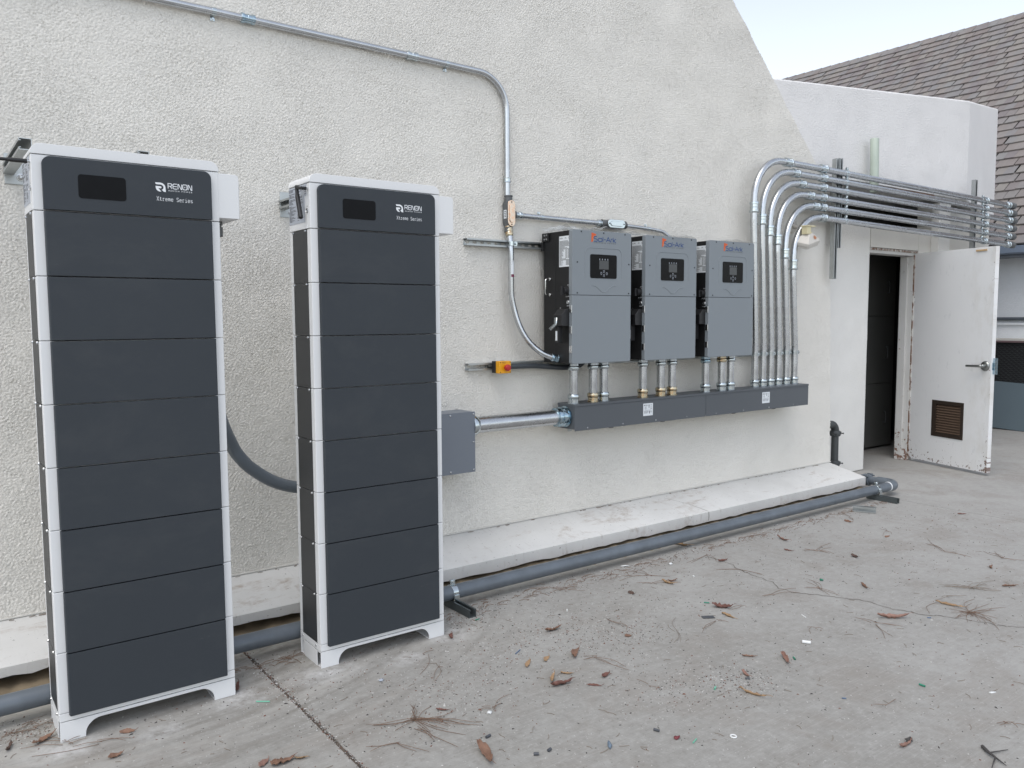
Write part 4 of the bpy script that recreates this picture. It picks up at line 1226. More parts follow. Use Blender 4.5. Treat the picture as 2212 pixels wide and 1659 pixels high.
so_ = tp.modifiers.new('thick', 'SOLIDIFY'); so_.thickness = .0012

# ---- clear film left on the tops
def film(x, lab, w_, y0, y1, lift, seed):
    random.seed(seed)
    nx, ny = 26, 10
    vs, fs = [], []
    ph = [random.uniform(0, 6) for _ in range(6)]
    for j in range(ny):
        for i in range(nx):
            u, v = i / (nx - 1), j / (ny - 1)
            xx = x + u * w_; yy = y0 + v * (y1 - y0)
            h = IZ1 + .004 + lift * (.35 + .35 * math.sin(5 * u + ph[0]) * math.sin(3 * v + ph[1]) + .22 * math.sin(13 * u + 7 * v + ph[2]) + .12 * math.sin(23 * u - 11 * v + ph[3]))
            vs.append((xx + .01 * math.sin(9 * v + ph[4]), yy + .012 * math.sin(8 * u + ph[5]), max(IZ1 + .0015, h)))
            if i and j:
                a = j * nx + i
                fs.append((a - nx - 1, a - nx, a, a - 1))
    tag(obj('plastic_film', MB().add(vs, fs), M['film'], ang=180), lab, 'plastic film', 'clear film lying on the inverters')
film(-.03, 'crumpled clear plastic film lying on the first inverter', .28, -.29, -.06, .040, 2)
film(.24, 'flat clear plastic film bridging the first and middle inverters', .42, -.32, -.08, .034, 5)
film(.78, 'clear plastic film on the right half of the middle inverter', .36, -.335, -.08, .018, 8)
film(1.36, 'clear plastic film sticking out past the right end of the last inverter', .40, -.335, -.08, .015, 12)

# ================================================================ WIREWAYS, PULL BOX, BIG PIPE
TY0, TY1, TZ0, TZ1 = -.220, -.060, .7725, .9285
def wireway(x0, x1, label, stick, first):
    t = thing('wireway', label, 'wireway', ((x0 + x1) / 2, -.14, TZ0), 'grey wireways under the inverters')
    obj('trough', MB().box(x0, x1, TY0 + .002, TY1, TZ0, TZ1 - .003), M['trough'], t, bevel=.0015)
    obj('front_cover', MB().box(x0 + .001, x1 - .001, TY0 - .0005, TY0 + .0018, TZ0 - .010, TZ1 - .016), M['trough'], t, bevel=.0008, seg=1)
    obj('lid', MB().box(x0 - .003, x1 - .001, TY0 - .004, TY1 + .001, TZ1 - .0145, TZ1), M['trough'], t, bevel=.0015)
    n = 4
    for k in range(n):
        xx = x0 + (x1 - x0) * (k + .35) / n
        obj('screw', MB().lathe((xx, TY0 - .0005, TZ0 + .004), (0, -1, 0), [(0, .005), (.002, .0045), (.003, .002)], 10), M['screw'], t)
    for fr in (.12, .52, .86):
        xx = x0 + (x1 - x0) * fr
        obj('mounting_tab', MB().box(xx - .016, xx + .016, -.052, -.002, TZ0 - .002, TZ0 + .03).box(xx - .016, xx + .016, -.006, -.002, TZ0 - .045, TZ0 - .0015).lathe((xx, -.006, TZ0 - .026), (0, -1, 0), [(0, .012), (.002, .012), (.0025, .007), (.008, .006)], 12), M['strut'], t)
    for fr in (.27, .66):
        xx = x0 + (x1 - x0) * fr
        obj('drain_clip', MB().box(xx - .018, xx + .012, TY0 + .012, TY0 + .040, TZ0 - .016, TZ0), M['plug_black'], t)
    sx_ = stick
    mb = MB().box(sx_ - .045, sx_ + .045, TY0 - .0018, TY0, .812, .894, 0)
    o_ = (sx_ - .045, TY0 - .0018, .812)
    for a0, a1, b0, b1 in ((.006, .014, .066, .074), (.016, .040, .071, .0735), (.016, .040, .065, .0675), (.012, .030, .056, .058), (.012, .030, .050, .052), (.012, .030, .044, .046), (.012, .078, .036, .0375),
                           (.006, .048, .029, .0315), (.006, .048, .023, .0255), (.006, .040, .017, .0195), (.054, .062, .014, .032), (.066, .080, .026, .030), (.069, .077, .018, .020),
                           (.050, .056, .052, .074), (.046, .060, .068, .071), (.066, .080, .071, .0735), (.070, .074, .046, .068), (.066, .080, .044, .0465)):
        flat(mb, [(a0, b0), (a1, b0), (a1, b1), (a0, b1)], o_, RX, UZ, .0005, 1)
    obj('sticker', mb, [M['label'], M['ink_soft']], t)
    return t
wireway(.111, 1.3305, 'left grey wireway trough, joined to the thick steel pipe', .752, True)
wireway(1.3325, 2.558, 'right grey wireway trough, below the six bent conduits', 2.013, False)

t = thing('pull_box', 'square grey steel pull box half hidden by a battery cabinet', 'pull box', (-.75, -.08, .58))
obj('box', MB().box(-.915, -.587, -.157, -.001, .588, .930), M['pull'], t, bevel=.002)
cv = obj('cover', MB().box(-.917, -.585, -.161, -.1575, .586, .932), M['pull'], t, bevel=.001)
for xx in (-.905, -.752, -.597):
    for zz in (.600, .918):
        obj('screw', MB().lathe((xx, -.161, zz), (0, -1, 0), [(0, .0055), (.002, .005), (.003, .002)], 10), M['screw'], cv)
obj('screw', MB().lathe((-.597, -.161, .759), (0, -1, 0), [(0, .0055), (.002, .005), (.003, .002)], 10), M['screw'], cv)

t = thing('conduit', 'thick short steel pipe joining the pull box to the left wireway', 'conduit', (-.2, -.115, .84))
rb = .0475
obj('tube', MB().cyl((-.56, -.110, .845), (.09, -.135, .848), rb, n=28), M['emt'], t)
obj('connector', MB().lathe((-.587, -.110, .845), (1, -.03, 0), [(0, .062), (.006, .064), (.020, .0635), (.034, .058), (.044, .051), (.045, .047)], 28), M['zinc'], t)
obj('connector', MB().lathe((.110, -.136, .848), (-1, .03, 0), [(0, .064), (.007, .066), (.009, .056), (.030, .055), (.034, .062), (.050, .062), (.053, .056), (.066, .055), (.070, .060), (.082, .058), (.084, .048)], 28), M['zinc_b'], t)

# ---- nipples between inverters and wireways
def nipple(x):
    t = thing('conduit_nipple', 'first short steel pipe under the first inverter', 'pipe nipple', (x, -.165, TZ1), 'short pipes between inverters and wireways')
    r_ = .0265
    obj('tube', MB().cyl((x, -.165, TZ1 + .02), (x, -.165, IZ0 - .02), r_, n=20), M['emt'], t)
    obj('connector', connector(MB(), (x, -.165, TZ1 - .001), (0, 0, 1), r_, .060), M['zinc'], t)
    obj('connector', connector(MB(), (x, -.165, IZ0 + .004), (0, 0, -1), r_, .056), M['zinc'], t)
    return t
n1 = nipple(.150)
NP = ((.312, 'second short steel pipe under the first inverter, with a brassy lower ring', 'g', 1), (.404, 'third short steel pipe under the first inverter, at its right', None, 0),
      (.758, 'left short steel pipe under the middle inverter', 'g', 1), (.929, 'centre short steel pipe under the middle inverter', 'g', 1), (1.040, 'right short steel pipe under the middle inverter', 'g', 1),
      (1.387, 'left short steel pipe under the last inverter, with a bluish upper ring', 'b', 2), (1.562, 'centre short steel pipe under the last inverter, with a brassy upper ring', 'g', 2), (1.662, 'right short steel pipe under the last inverter', None, 0))
for x, lab, tint, which in NP:
    c = copy_tree(n1)
    c.location.x = x
    c['label'] = lab
    if tint:
        ks = sorted([k for k in c.children if k.name.startswith('connector')], key=lambda k: sum(v.co.z for v in k.data.vertices) / len(k.data.vertices))
        k = ks[which - 1]
        k.data = k.data.copy(); k.data.materials[0] = M['zinc_' + tint]

# ---- six bent conduits
CY = -.118
six = [(2.008, 2.303, 2.349, 2.644, 2.616, 6.274, 'outermost and highest of the six bent conduits'), (2.108, 2.219, 2.445, 2.572, 2.538, 6.298, 'second highest of the six bent conduits'),
       (2.203, 2.140, 2.526, 2.496, 2.462, 6.315, 'third from the top of the six bent conduits'), (2.302, 2.078, 2.643, 2.417, 2.379, 6.304, 'third from the bottom of the six bent conduits'),
       (2.404, 1.977, 2.718, 2.339, 2.296, 6.300, 'second lowest of the six bent conduits'), (2.512, 1.895, 2.827, 2.256, 2.209, 6.300, 'innermost and lowest of the six bent conduits')]
r6 = .0255
for k, (xv, zv, xh, z0, z1, xe, lab) in enumerate(six):
    t = thing('bent_conduit', lab, 'conduit', (xv, CY, TZ1), 'bent conduits running over the door')
    xt_ = xv - .045                      # tops lean slightly, as bent by hand
    rad = min(z0 - zv, xh - xt_) * .93
    pts = fillet([(xv, CY, TZ1 + .02), (xv, CY, 1.20), (xt_, CY, zv - .12), (xt_, CY, z0), (2.84, CY, z0 - .002), (xe, CY, z1)], [.3, .3, rad, 3], 10)
    obj('tube', MB().tube(pts, r6, 18), M['emt'], t)
    obj('connector', connector(MB(), (xv, CY, TZ1 - .001), (0, 0, 1), r6, .055), M['zinc'], t)
    obj('coupling', coupling(MB(), (xt_ + .002, CY, zv - .03), (.0, 0, 1), r6, .082), M['zinc'], t)
    obj('coupling', coupling(MB(), (xh + .02, CY, z0), (1, 0, 0), r6, .082), M['zinc'], t)
    if 2.84 - xh > .06:
        obj('coupling', coupling(MB(), (2.838, CY, z0), (1, 0, 0), r6, .082), M['zinc'], t)
    obj('pipe_strap', strap_ring(MB(), (xv, CY, 1.176), (0, 0, 1), r6, (1, -.15, 0), .028), M['zinc'], t)
    sl_ = (z1 - z0) / (xe - 2.84)
    for xs in (3.165, 5.615):
        obj('pipe_strap', strap_ring(MB(), (xs, CY, z0 + sl_ * (xs - 2.84)), (1, 0, 0), r6, (0, -.35, 1), .028), M['zinc'], t)
    if True:
        obj('coupling', coupling(MB(), (5.70, CY, z0 + sl_ * (5.70 - 2.84)), (1, 0, 0), r6, .05), M['zinc'], t)
    obj('connector', connector(MB(), (xe - .035, CY, z1), (-1, 0, .01), r6, .06), M['zinc'], t)
    obj('end_fitting', MB().lathe((xe - .036, CY, z1), (1, 0, -.02), [(0, .028), (.001, .036), (.030, .036), (.034, .031), (.070, .031), (.074, .036), (.112, .035), (.118, .028)], 20), M['cast'], t)

# ---- emergency stop and its cable
t = thing('emergency_stop', 'yellow emergency stop box with a red mushroom button', 'emergency stop', (-.32, -.08, 1.175))
ey0 = -.045
obj('back_box', MB().box(-.385, -.300, ey0 - .040, ey0, 1.137, 1.207), M['plug_black'], t, bevel=.003)
fr_ = obj('front_box', MB().box(-.385, -.300, ey0 - .078, ey0 - .041, 1.136, 1.208), M['yellow'], t, bevel=.003)
for a in (-.378, -.307):
    for b in (1.143, 1.201):
        obj('screw', MB().lathe((a, ey0 - .078, b), (0, -1, 0), [(0, .0035), (.001, .003)], 8), M['screw_d'], fr_)
mb = MB()
text(mb, 'EMERGENCY', (-.368, ey0 - .078, 1.2005), RX, UZ, .034, .0042, .0005)
text(mb, 'STOP', (-.362, ey0 - .078, 1.1945), RX, UZ, .022, .0042, .0005)
obj('lettering', mb, M['ink'], fr_)
obj('push_button', MB().lathe((-.339, ey0 - .078, 1.170), (0, -1, 0), [(0, .012), (.010, .012), (.012, .0185), (.018, .020), (.026, .0195), (.031, .016), (.033, .008)], 24), M['red'], t)
tag(obj('cable', MB().tube(spline([(-.30, -.085, 1.172), (-.22, -.085, 1.172), (-.10, -.085, 1.170), (.0, -.088, 1.161), (.10, -.092, 1.152), (.20, -.096, 1.150), (.25, -.10, 1.158), (.28, -.105, 1.178), (.29, -.11, 1.20)], 6), [.0165] * 49, 14), M['cable'], ang=60),
    'dark cable in a ribbed jacket running from the emergency stop to the first inverter', 'cable')

# ---- grey flexible conduit between the cabinets
t = thing('flexible_conduit', 'grey flexible conduit sagging behind the two battery cabinets', 'flexible conduit', (-2.0, -.5, .8))
pts = [(-2.186, -.735, 1.80), (-2.188, -.735, 1.60), (-2.192, -.72, 1.35), (-2.155, -.62, 1.10), (-2.067, -.50, .929), (-2.023, -.48, .861), (-1.968, -.46, .805), (-1.869, -.44, .735), (-1.754, -.42, .690), (-1.60, -.39, .665), (-1.40, -.33, .66), (-1.1, -.2, .69), (-.92, -.10, .72)]
obj('tube', MB().tube(spline(pts, 6), .0275, 16), M['flex'], t)
obj('connector', MB().lathe((-2.182, -.735, 1.838), (0, 0, -1), [(0, .036), (.012, .036), (.013, .031), (.020, .031), (.021, .037), (.055, .036), (.058, .030)], 8), M['cast'], t)

# ================================================================ FLOOR PIPE, ELBOW, LAMP, GREEN PIPE
rp = .037
t = thing('floor_pipe', 'long grey pipe lying on short supports along the foot of the ledge', 'pipe', (0, -.57, .08))
obj('tube', MB().tube(fillet([(-6.8, -.640, .079), (-2.9, -.613, .079), (-2.1, -.577, .079), (-.5, -.566, .079), (3.20, -.560, .079)], [3, 3, 3], 6), rp, 20), M['pipe'], t)
obj('elbow', MB().tube(fillet([(3.185, -.560, .079), (3.305, -.559, .079), (3.310, -.40, .079)], .075, 8), rp * 1.13, 20), M['pipe'], t)
obj('paint_ring', MB().lathe((3.172, -.560, .079), (1, 0, 0), [(0, rp), (.002, rp * 1.06), (.012, rp * 1.06), (.014, rp)], 20), M['paper'], t)
obj('tube', MB().cyl((3.310, -.41, .079), (3.310, .10, .079), rp * .95, n=18), M['pipe'], t)
mb = MB().lathe((3.310, -.335, .079), (0, 1, 0), [(0, rp), (.003, rp * 1.30), (.020, rp * 1.34), (.045, rp * 1.34), (.060, rp * 1.30), (.063, rp)], 18)
for s_ in (-1, 1):
    mb.box(3.310 + s_ * rp * 1.2 - .012, 3.310 + s_ * rp * 1.2 + .012, -.325, -.285, .105, .128)
    mb.lathe((3.310 + s_ * rp * 1.25, -.345, .116), (0, 1, 0), [(0, .006), (.085, .006)], 8)
obj('coupling', mb, M['pipe'], t)
def floor_support(x, lab, mat_):
    t = thing('pipe_support', lab, 'pipe support', (x, -.60, 0), 'strut feet under the floor pipe')
    P_ = T((x, -.50, .0)) @ Matrix(((0, 0, 1, 0), (-1, 0, 0, 0), (0, -1, 0, 0), (0, 0, 0, 1)))
    obj('channel', strut_mb(.25, .041, False).xf(P_), M[mat_], t)
    c_ = Vector((x, -.567, .079))
    mb = MB().lathe(c_ - Vector((.016, 0, 0)), (1, 0, 0), [(0, rp * 1.01), (.0005, rp * 1.07), (.0315, rp * 1.07), (.032, rp * 1.01)], 22)
    mb.box(x - .015, x + .015, -.572, -.562, .115, .145)
    mb.lathe((x, -.580, .133), (0, 1, 0), [(0, .008), (.004, .008), (.0045, .012), (.022, .012), (.0225, .007), (.028, .007)], 12)
    mb.box(x - .016, x + .016, -.612, -.604, .036, .075)
    obj('clamp', mb, M['zinc'], t, bevel=.002)
    return t
floor_support(-1.005, 'strut foot clamping the floor pipe just right of the battery cabinets', 'strut_dark')
floor_support(2.985, 'strut foot clamping the floor pipe at its far elbow', 'strut_dark')
t = thing('strut_offcut', 'short strut offcut lying under the far end of the floor pipe', 'strut', (2.55, -.62, 0))
obj('channel', strut_mb(.16, .041, False).xf(T((2.50, -.66, .0225)) @ Matrix.Rotation(R(-62), 4, 'Z')), M['strut'], t)

t = thing('elbow_pipe', 'dark grey elbow pipe coming out of the gable end beside the doorway', 'pipe', (3.44, .085, 0))
obj('tube', MB().tube(fillet([(3.20, .085, .505), (3.445, .085, .505), (3.445, .085, .43)], .07, 8), .034, 18), M['iron'], t)
obj('tube', MB().cyl((3.445, .085, .43), (3.445, .085, .0), .0315, n=18), M['iron'], t)
for z_ in (.42, .15):
    mb = MB().lathe((3.445, .085, z_ - .026), (0, 0, 1), [(0, .033), (.003, .043), (.012, .046), (.040, .046), (.049, .043), (.052, .033)], 18)
    for s_ in (-1, 1):
        mb.box(3.445 + s_ * .048 - .010, 3.445 + s_ * .048 + .010, .06, .11, z_ - .014, z_ + .014)
        mb.lathe((3.445 + s_ * .052, .035, z_), (0, 1, 0), [(0, .007), (.006, .007), (.0065, .0045), (.09, .0045), (.091, .007), (.10, .007)], 8)
    obj('coupling', mb, M['iron'], t)
obj('flange', MB().lathe((3.225, .085, .505), (1, 0, 0), [(0, .046), (.020, .046), (.022, .036)], 18), M['iron'], t)

t = thing('flood_lamp', 'weathered flood lamp with an ivory sensor, half hidden by the bent conduits', 'flood lamp', (2.58, -.05, 2.1))
obj('wall_plate', MB().lathe((2.60, -.002, 2.185), (0, -1, 0), [(0, .058), (.008, .058), (.018, .050), (.020, .02)], 24), M['lamp'], t)
obj('arm', MB().tube([(2.60, -.018, 2.185), (2.585, -.08, 2.16), (2.575, -.13, 2.125)], [.016, .014, .014], 12), M['lamp'], t)
LM = T((2.580, -.165, 2.075)) @ Matrix.Rotation(R(12), 4, 'Z') @ Matrix.Rotation(R(16), 4, 'X') @ Matrix.Rotation(R(-14), 4, 'Y')
mb = MB()
a_, b_ = (.100, .062, -.030), (.030, .022, .045)
q = [(-a_[0], -a_[1]), (a_[0], -a_[1]), (a_[0], a_[1]), (-a_[0], a_[1])]
q2 = [(-b_[0], -b_[1]), (b_[0], -b_[1]), (b_[0], b_[1]), (-b_[0], b_[1])]
mb.add([(x, y, -.046) for x, y in q] + [(x, y, -.020) for x, y in q] + [(x, y, .040) for x, y in q2], [(3, 2, 1, 0), (0, 1, 5, 4), (1, 2, 6, 5), (2, 3, 7, 6), (3, 0, 4, 7), (4, 5, 9, 8), (5, 6, 10, 9), (6, 7, 11, 10), (7, 4, 8, 11), (8, 9, 10, 11)])
hd = obj('lamp_hood', mb.xf(LM), M['lamp'], t, bevel=.004)
obj('lens_frame', MB().box(-.094, .094, -.056, .056, -.064, -.047).xf(LM), M['lamp'], t, bevel=.003)
obj('rust_patch', MB().add([(.020, -.0535, -.0025), (.055, -.0515, .0025), (.042, -.037, .022), (.022, -.0355, .0245), (.008, -.046, .010)], [(0, 1, 2, 3, 4)]).xf(LM), M['lamp_rust'], hd)
obj('sensor', MB().box(2.520, 2.572, -.20, -.15, 2.102, 2.160).box(2.515, 2.625, -.205, -.145, 2.160, 2.170).box(2.585, 2.604, -.19, -.165, 2.098, 2.122), M['ivory'], t, bevel=.002)

tag(obj('vent_pipe', MB().tube([(3.76, -.03, 2.55), (3.755, -.03, 2.80), (3.745, -.03, 3.008), (3.745, -.03, 3.012)], [.037, .037, .037, .033], 22), M['green'], ang=40), 'pale green plastic pipe stub standing up behind the highest bent conduit', 'pipe')

# ================================================================ FAR BUILDING
FX = 8.31
fb = thing('neighbour_building', 'far building with a steep slate shingle roof above a pale wall', 'building', (FX, 3, 0))
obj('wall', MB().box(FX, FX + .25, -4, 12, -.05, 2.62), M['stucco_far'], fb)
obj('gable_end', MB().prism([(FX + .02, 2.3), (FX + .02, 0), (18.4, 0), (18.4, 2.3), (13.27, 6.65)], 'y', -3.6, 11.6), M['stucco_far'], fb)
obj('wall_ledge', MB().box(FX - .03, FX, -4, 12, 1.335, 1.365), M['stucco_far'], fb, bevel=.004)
obj('wall_pipe', MB().cyl((FX - .035, -4, 1.415), (FX - .035, 12, 1.415), .022, n=12), M['pipe'], fb)
obj('soffit', MB().box(7.98, FX, -4, 12, 2.190, 2.222), M['gutter_d'], fb)
obj('gutter', MB().prism([(7.90, 2.322), (7.905, 2.235), (7.93, 2.218), (8.0, 2.218), (8.0, 2.322), (7.985, 2.322), (7.985, 2.24), (7.935, 2.24), (7.92, 2.25), (7.915, 2.322)], 'y', -4, 12), M['gutter'], fb)
sl_ = .85
LN = math.hypot(1, sl_)
ud = Vector((1, 0, sl_)) / LN
nd = Vector((-sl_, 0, 1)) / LN
E0 = Vector((7.93, 0, 2.325))
SLEN = (13.28 - 7.93) * LN
roof = obj('roof', MB().prism([(7.95, 2.30), (8.05, 2.22), (13.28, 6.70), (18.45, 2.28), (18.55, 2.33), (13.28, 6.815)], 'y', -4.02, 12.02), M['roof_deck'], fb)
EXP, SW = .205, .139
random.seed(9)
shs = []
ncol = int(14 / SW)
nrow = int(SLEN / EXP)
for i in range(nrow):
    for j in range(ncol):
        y = -3.9 + (j + (.5 if i % 2 else 0) + random.uniform(-.10, .10)) * SW
        s_ = i * EXP + random.uniform(-.007, .007)
        shs.append((s_, y, random.choice((.134, .136, .130)), random.uniform(0, .004)))
def shingle_verts(wd, ln=.255, th=.019):
    # local: x along the slope, y along the row, z off the roof; butt end lifted
    vs = [(0, -wd / 2, .012), (0, wd / 2, .012), (ln, wd / 2, .000), (ln, -wd / 2, .000), (0, -wd / 2, .012 + th), (0, wd / 2, .012 + th), (ln, wd / 2, .003), (ln, -wd / 2, .003)]
    fs = [(0, 1, 2, 3), (4, 7, 6, 5), (0, 4, 5, 1), (1, 5, 6, 2), (2, 6, 7, 3), (3, 7, 4, 0)]
    return vs, fs
RB = Matrix(((ud.x, 0, nd.x), (0, 1, 0), (ud.z, 0, nd.z)))
def rpos(s_, y, h=0): return E0 + ud * s_ + Vector((0, y, 0)) + nd * h
def in_view(p):
    d = p - Vector(CAM)
    z = d.dot(_f)
    u = .5 + FPX * d.dot(_r) / z
    v = .375 - FPX * d.dot(_u) / z
    if not (-.01 < u < 1.02 and -.02 < v < .33): return False
    return u > .966 or v < (.0757 + (u - .757) * .12)          # not behind the upper wall
vis = sorted([q for q in shs if in_view(rpos(q[0], q[1]))], key=lambda q: (rpos(q[0], q[1]) - Vector(CAM)).length)[:288]
vset = set(vis)
meshes = {}
for wd in (.134, .136, .130):
    vs, fs = shingle_verts(wd)
    me = bpy.data.meshes.new('shingle')
    me.from_pydata([tuple(RB @ Vector(v)) for v in vs], [], [f[::-1] for f in fs])
    me.materials.append(M['shingle'])
    meshes[wd] = me
off = wpos(roof)
for s_, y, wd, h in vis:
    o = bpy.data.objects.new('shingle', meshes[wd])
    C.objects.link(o); o.parent = roof
    o.location = rpos(s_, y, h) - off
mb = MB()
for q in shs:
    if q in vset: continue
    vs, fs = shingle_verts(q[2])
    mb.add([rpos(q[0], q[1], q[3]) + RB @ Vector(v) for v in vs], [f[::-1] for f in fs])
o = obj('shingle', mb, M['shingle'], roof); o['kind'] = 'stuff'
cap_m = None
for k in range(int(15.6 / .215)):
    y = -3.9 + k * .215
    if cap_m is None:
        vs = [(-.15, -.15, -.125), (-.15, .15, -.125), (0, -.15, .02), (0, .15, .006), (.15, -.15, -.125), (.15, .15, -.125), (-.15, -.15, -.140), (-.15, .15, -.150), (0, -.15, .003), (0, .15, -.012), (.15, -.15, -.140), (.15, .15, -.150)]
        cap_m = bpy.data.meshes.new('ridge_cap')
        cap_m.from_pydata(vs, [], [(0, 2, 3, 1), (2, 4, 5, 3), (6, 7, 9, 8), (8, 9, 11, 10), (0, 6, 8, 2), (2, 8, 10, 4), (1, 3, 9, 7), (3, 5, 11, 9), (0, 1, 7, 6), (4, 10, 11, 5)])
        cap_m.materials.append(M['shingle'])
    o = bpy.data.objects.new('ridge_cap', cap_m)
    C.objects.link(o); o.parent = roof
    o.location = Vector((13.275, y, 6.875)) - off

# ---- machine and leaning panel against the far wall
t = thing('cooling_unit', 'black meshed cooling unit standing against the far wall behind the door edge', 'cooling unit', (8.2, .3, 0))
obj('cabinet', MB().box(8.16, 8.30, -1.2, .93, .02, 1.112), M['coil'], t)
obj('top_rail', MB().box(8.12, 8.305, -1.23, .96, 1.114, 1.135), M['rail'], t, bevel=.003)
obj('top_rail', MB().box(8.14, 8.305, -1.23, .96, 1.136, 1.165), M['plaster'], t, bevel=.003)
mb = MB()
for k in range(34):
    z = .30 + k * .024
    pts = [(8.152 + (.004 if (i + k) % 2 else 0), .92 - i * .030, z + (.006 if (i + k) % 2 else -.006)) for i in range(36)]
    mb.tube(pts, .0032, 4, cap=False)
o = obj('wire_guard', mb, M['iron'], t); o['kind'] = 'stuff'
pn = MB().box(-.012, .012, -.75, .41, 0, .60)
PM = T((8.06, .42, .004)) @ Matrix.Rotation(R(9), 4, 'Y') @ Matrix.Rotation(R(2.5), 4, 'X')
tag(obj('leaning_panel', pn.xf(PM), M['slate_panel'], bevel=.002), 'blue grey sheet panel leaning on the black cooling unit', 'panel')

# ================================================================ LITTER
def leaf_mb(L, wd, curl, bend, seed):
    random.seed(seed)
    nx, ny = 12, 5
    vs, fs = [], []
    for i in range(nx):
        u = i / (nx - 1)
        hw = wd * (math.sin(math.pi * min(1, u * .92 + .06)) ** .75) * (1 - .25 * u) / 2 * random.uniform(.82, 1.1) + .0006
        for j in range(ny):
            v = (j / (ny - 1) - .5) * 2
            a = v * curl * (1 - .25 * u)
            rad = hw / max(.3, curl)
            yy = rad * math.sin(a); zz = rad * (1 - math.cos(a))
            zz += bend * L * (u - .5) ** 2 * 1.6 + random.uniform(-.10, .10) * wd
            yy += .10 * L * math.sin(u * 3) * bend * 2
            vs.append(((u - .5) * L, yy, zz))
            if i and j:
                b = i * ny + j
                fs.append((b - ny - 1, b - 1, b, b - ny))
    # stalk
    mz = min(v[2] for v in vs)
    m = MB().add([(x, y, z - mz + .0015) for x, y, z in vs], fs)
    e = [(L * .48, .10 * L * math.sin(3) * bend * 2, bend * L * .4 - mz + .002), (L * .62, .004, max(.002, bend * L * .55 - mz)), (L * .70, .010, max(.002, bend * L * .5 - mz))]
    m.tube(e, [.0012, .001, .0008], 5)
    return m
def leaf(x, y, L, ang, wd, curl, bend, m_, label, roll=0, seed=0):
    mb = leaf_mb(L, wd, curl, bend, seed)
    mt = T((x, y, .001)) @ Matrix.Rotation(ang, 4, 'Z') @ Matrix.Rotation(roll, 4, 'X')
    mb.xf(mt)
    mz = min(v[2] for v in mb.v)
    mb.v = [(a, b, c - mz + .0012) for a, b, c in mb.v]
    o = obj('dry_leaf', mb, M[m_], ang=180)
    md = o.modifiers.new('thick', 'SOLIDIFY'); md.thickness = .0011
    return tag(o, label, 'leaf', 'dry leaves on the concrete')
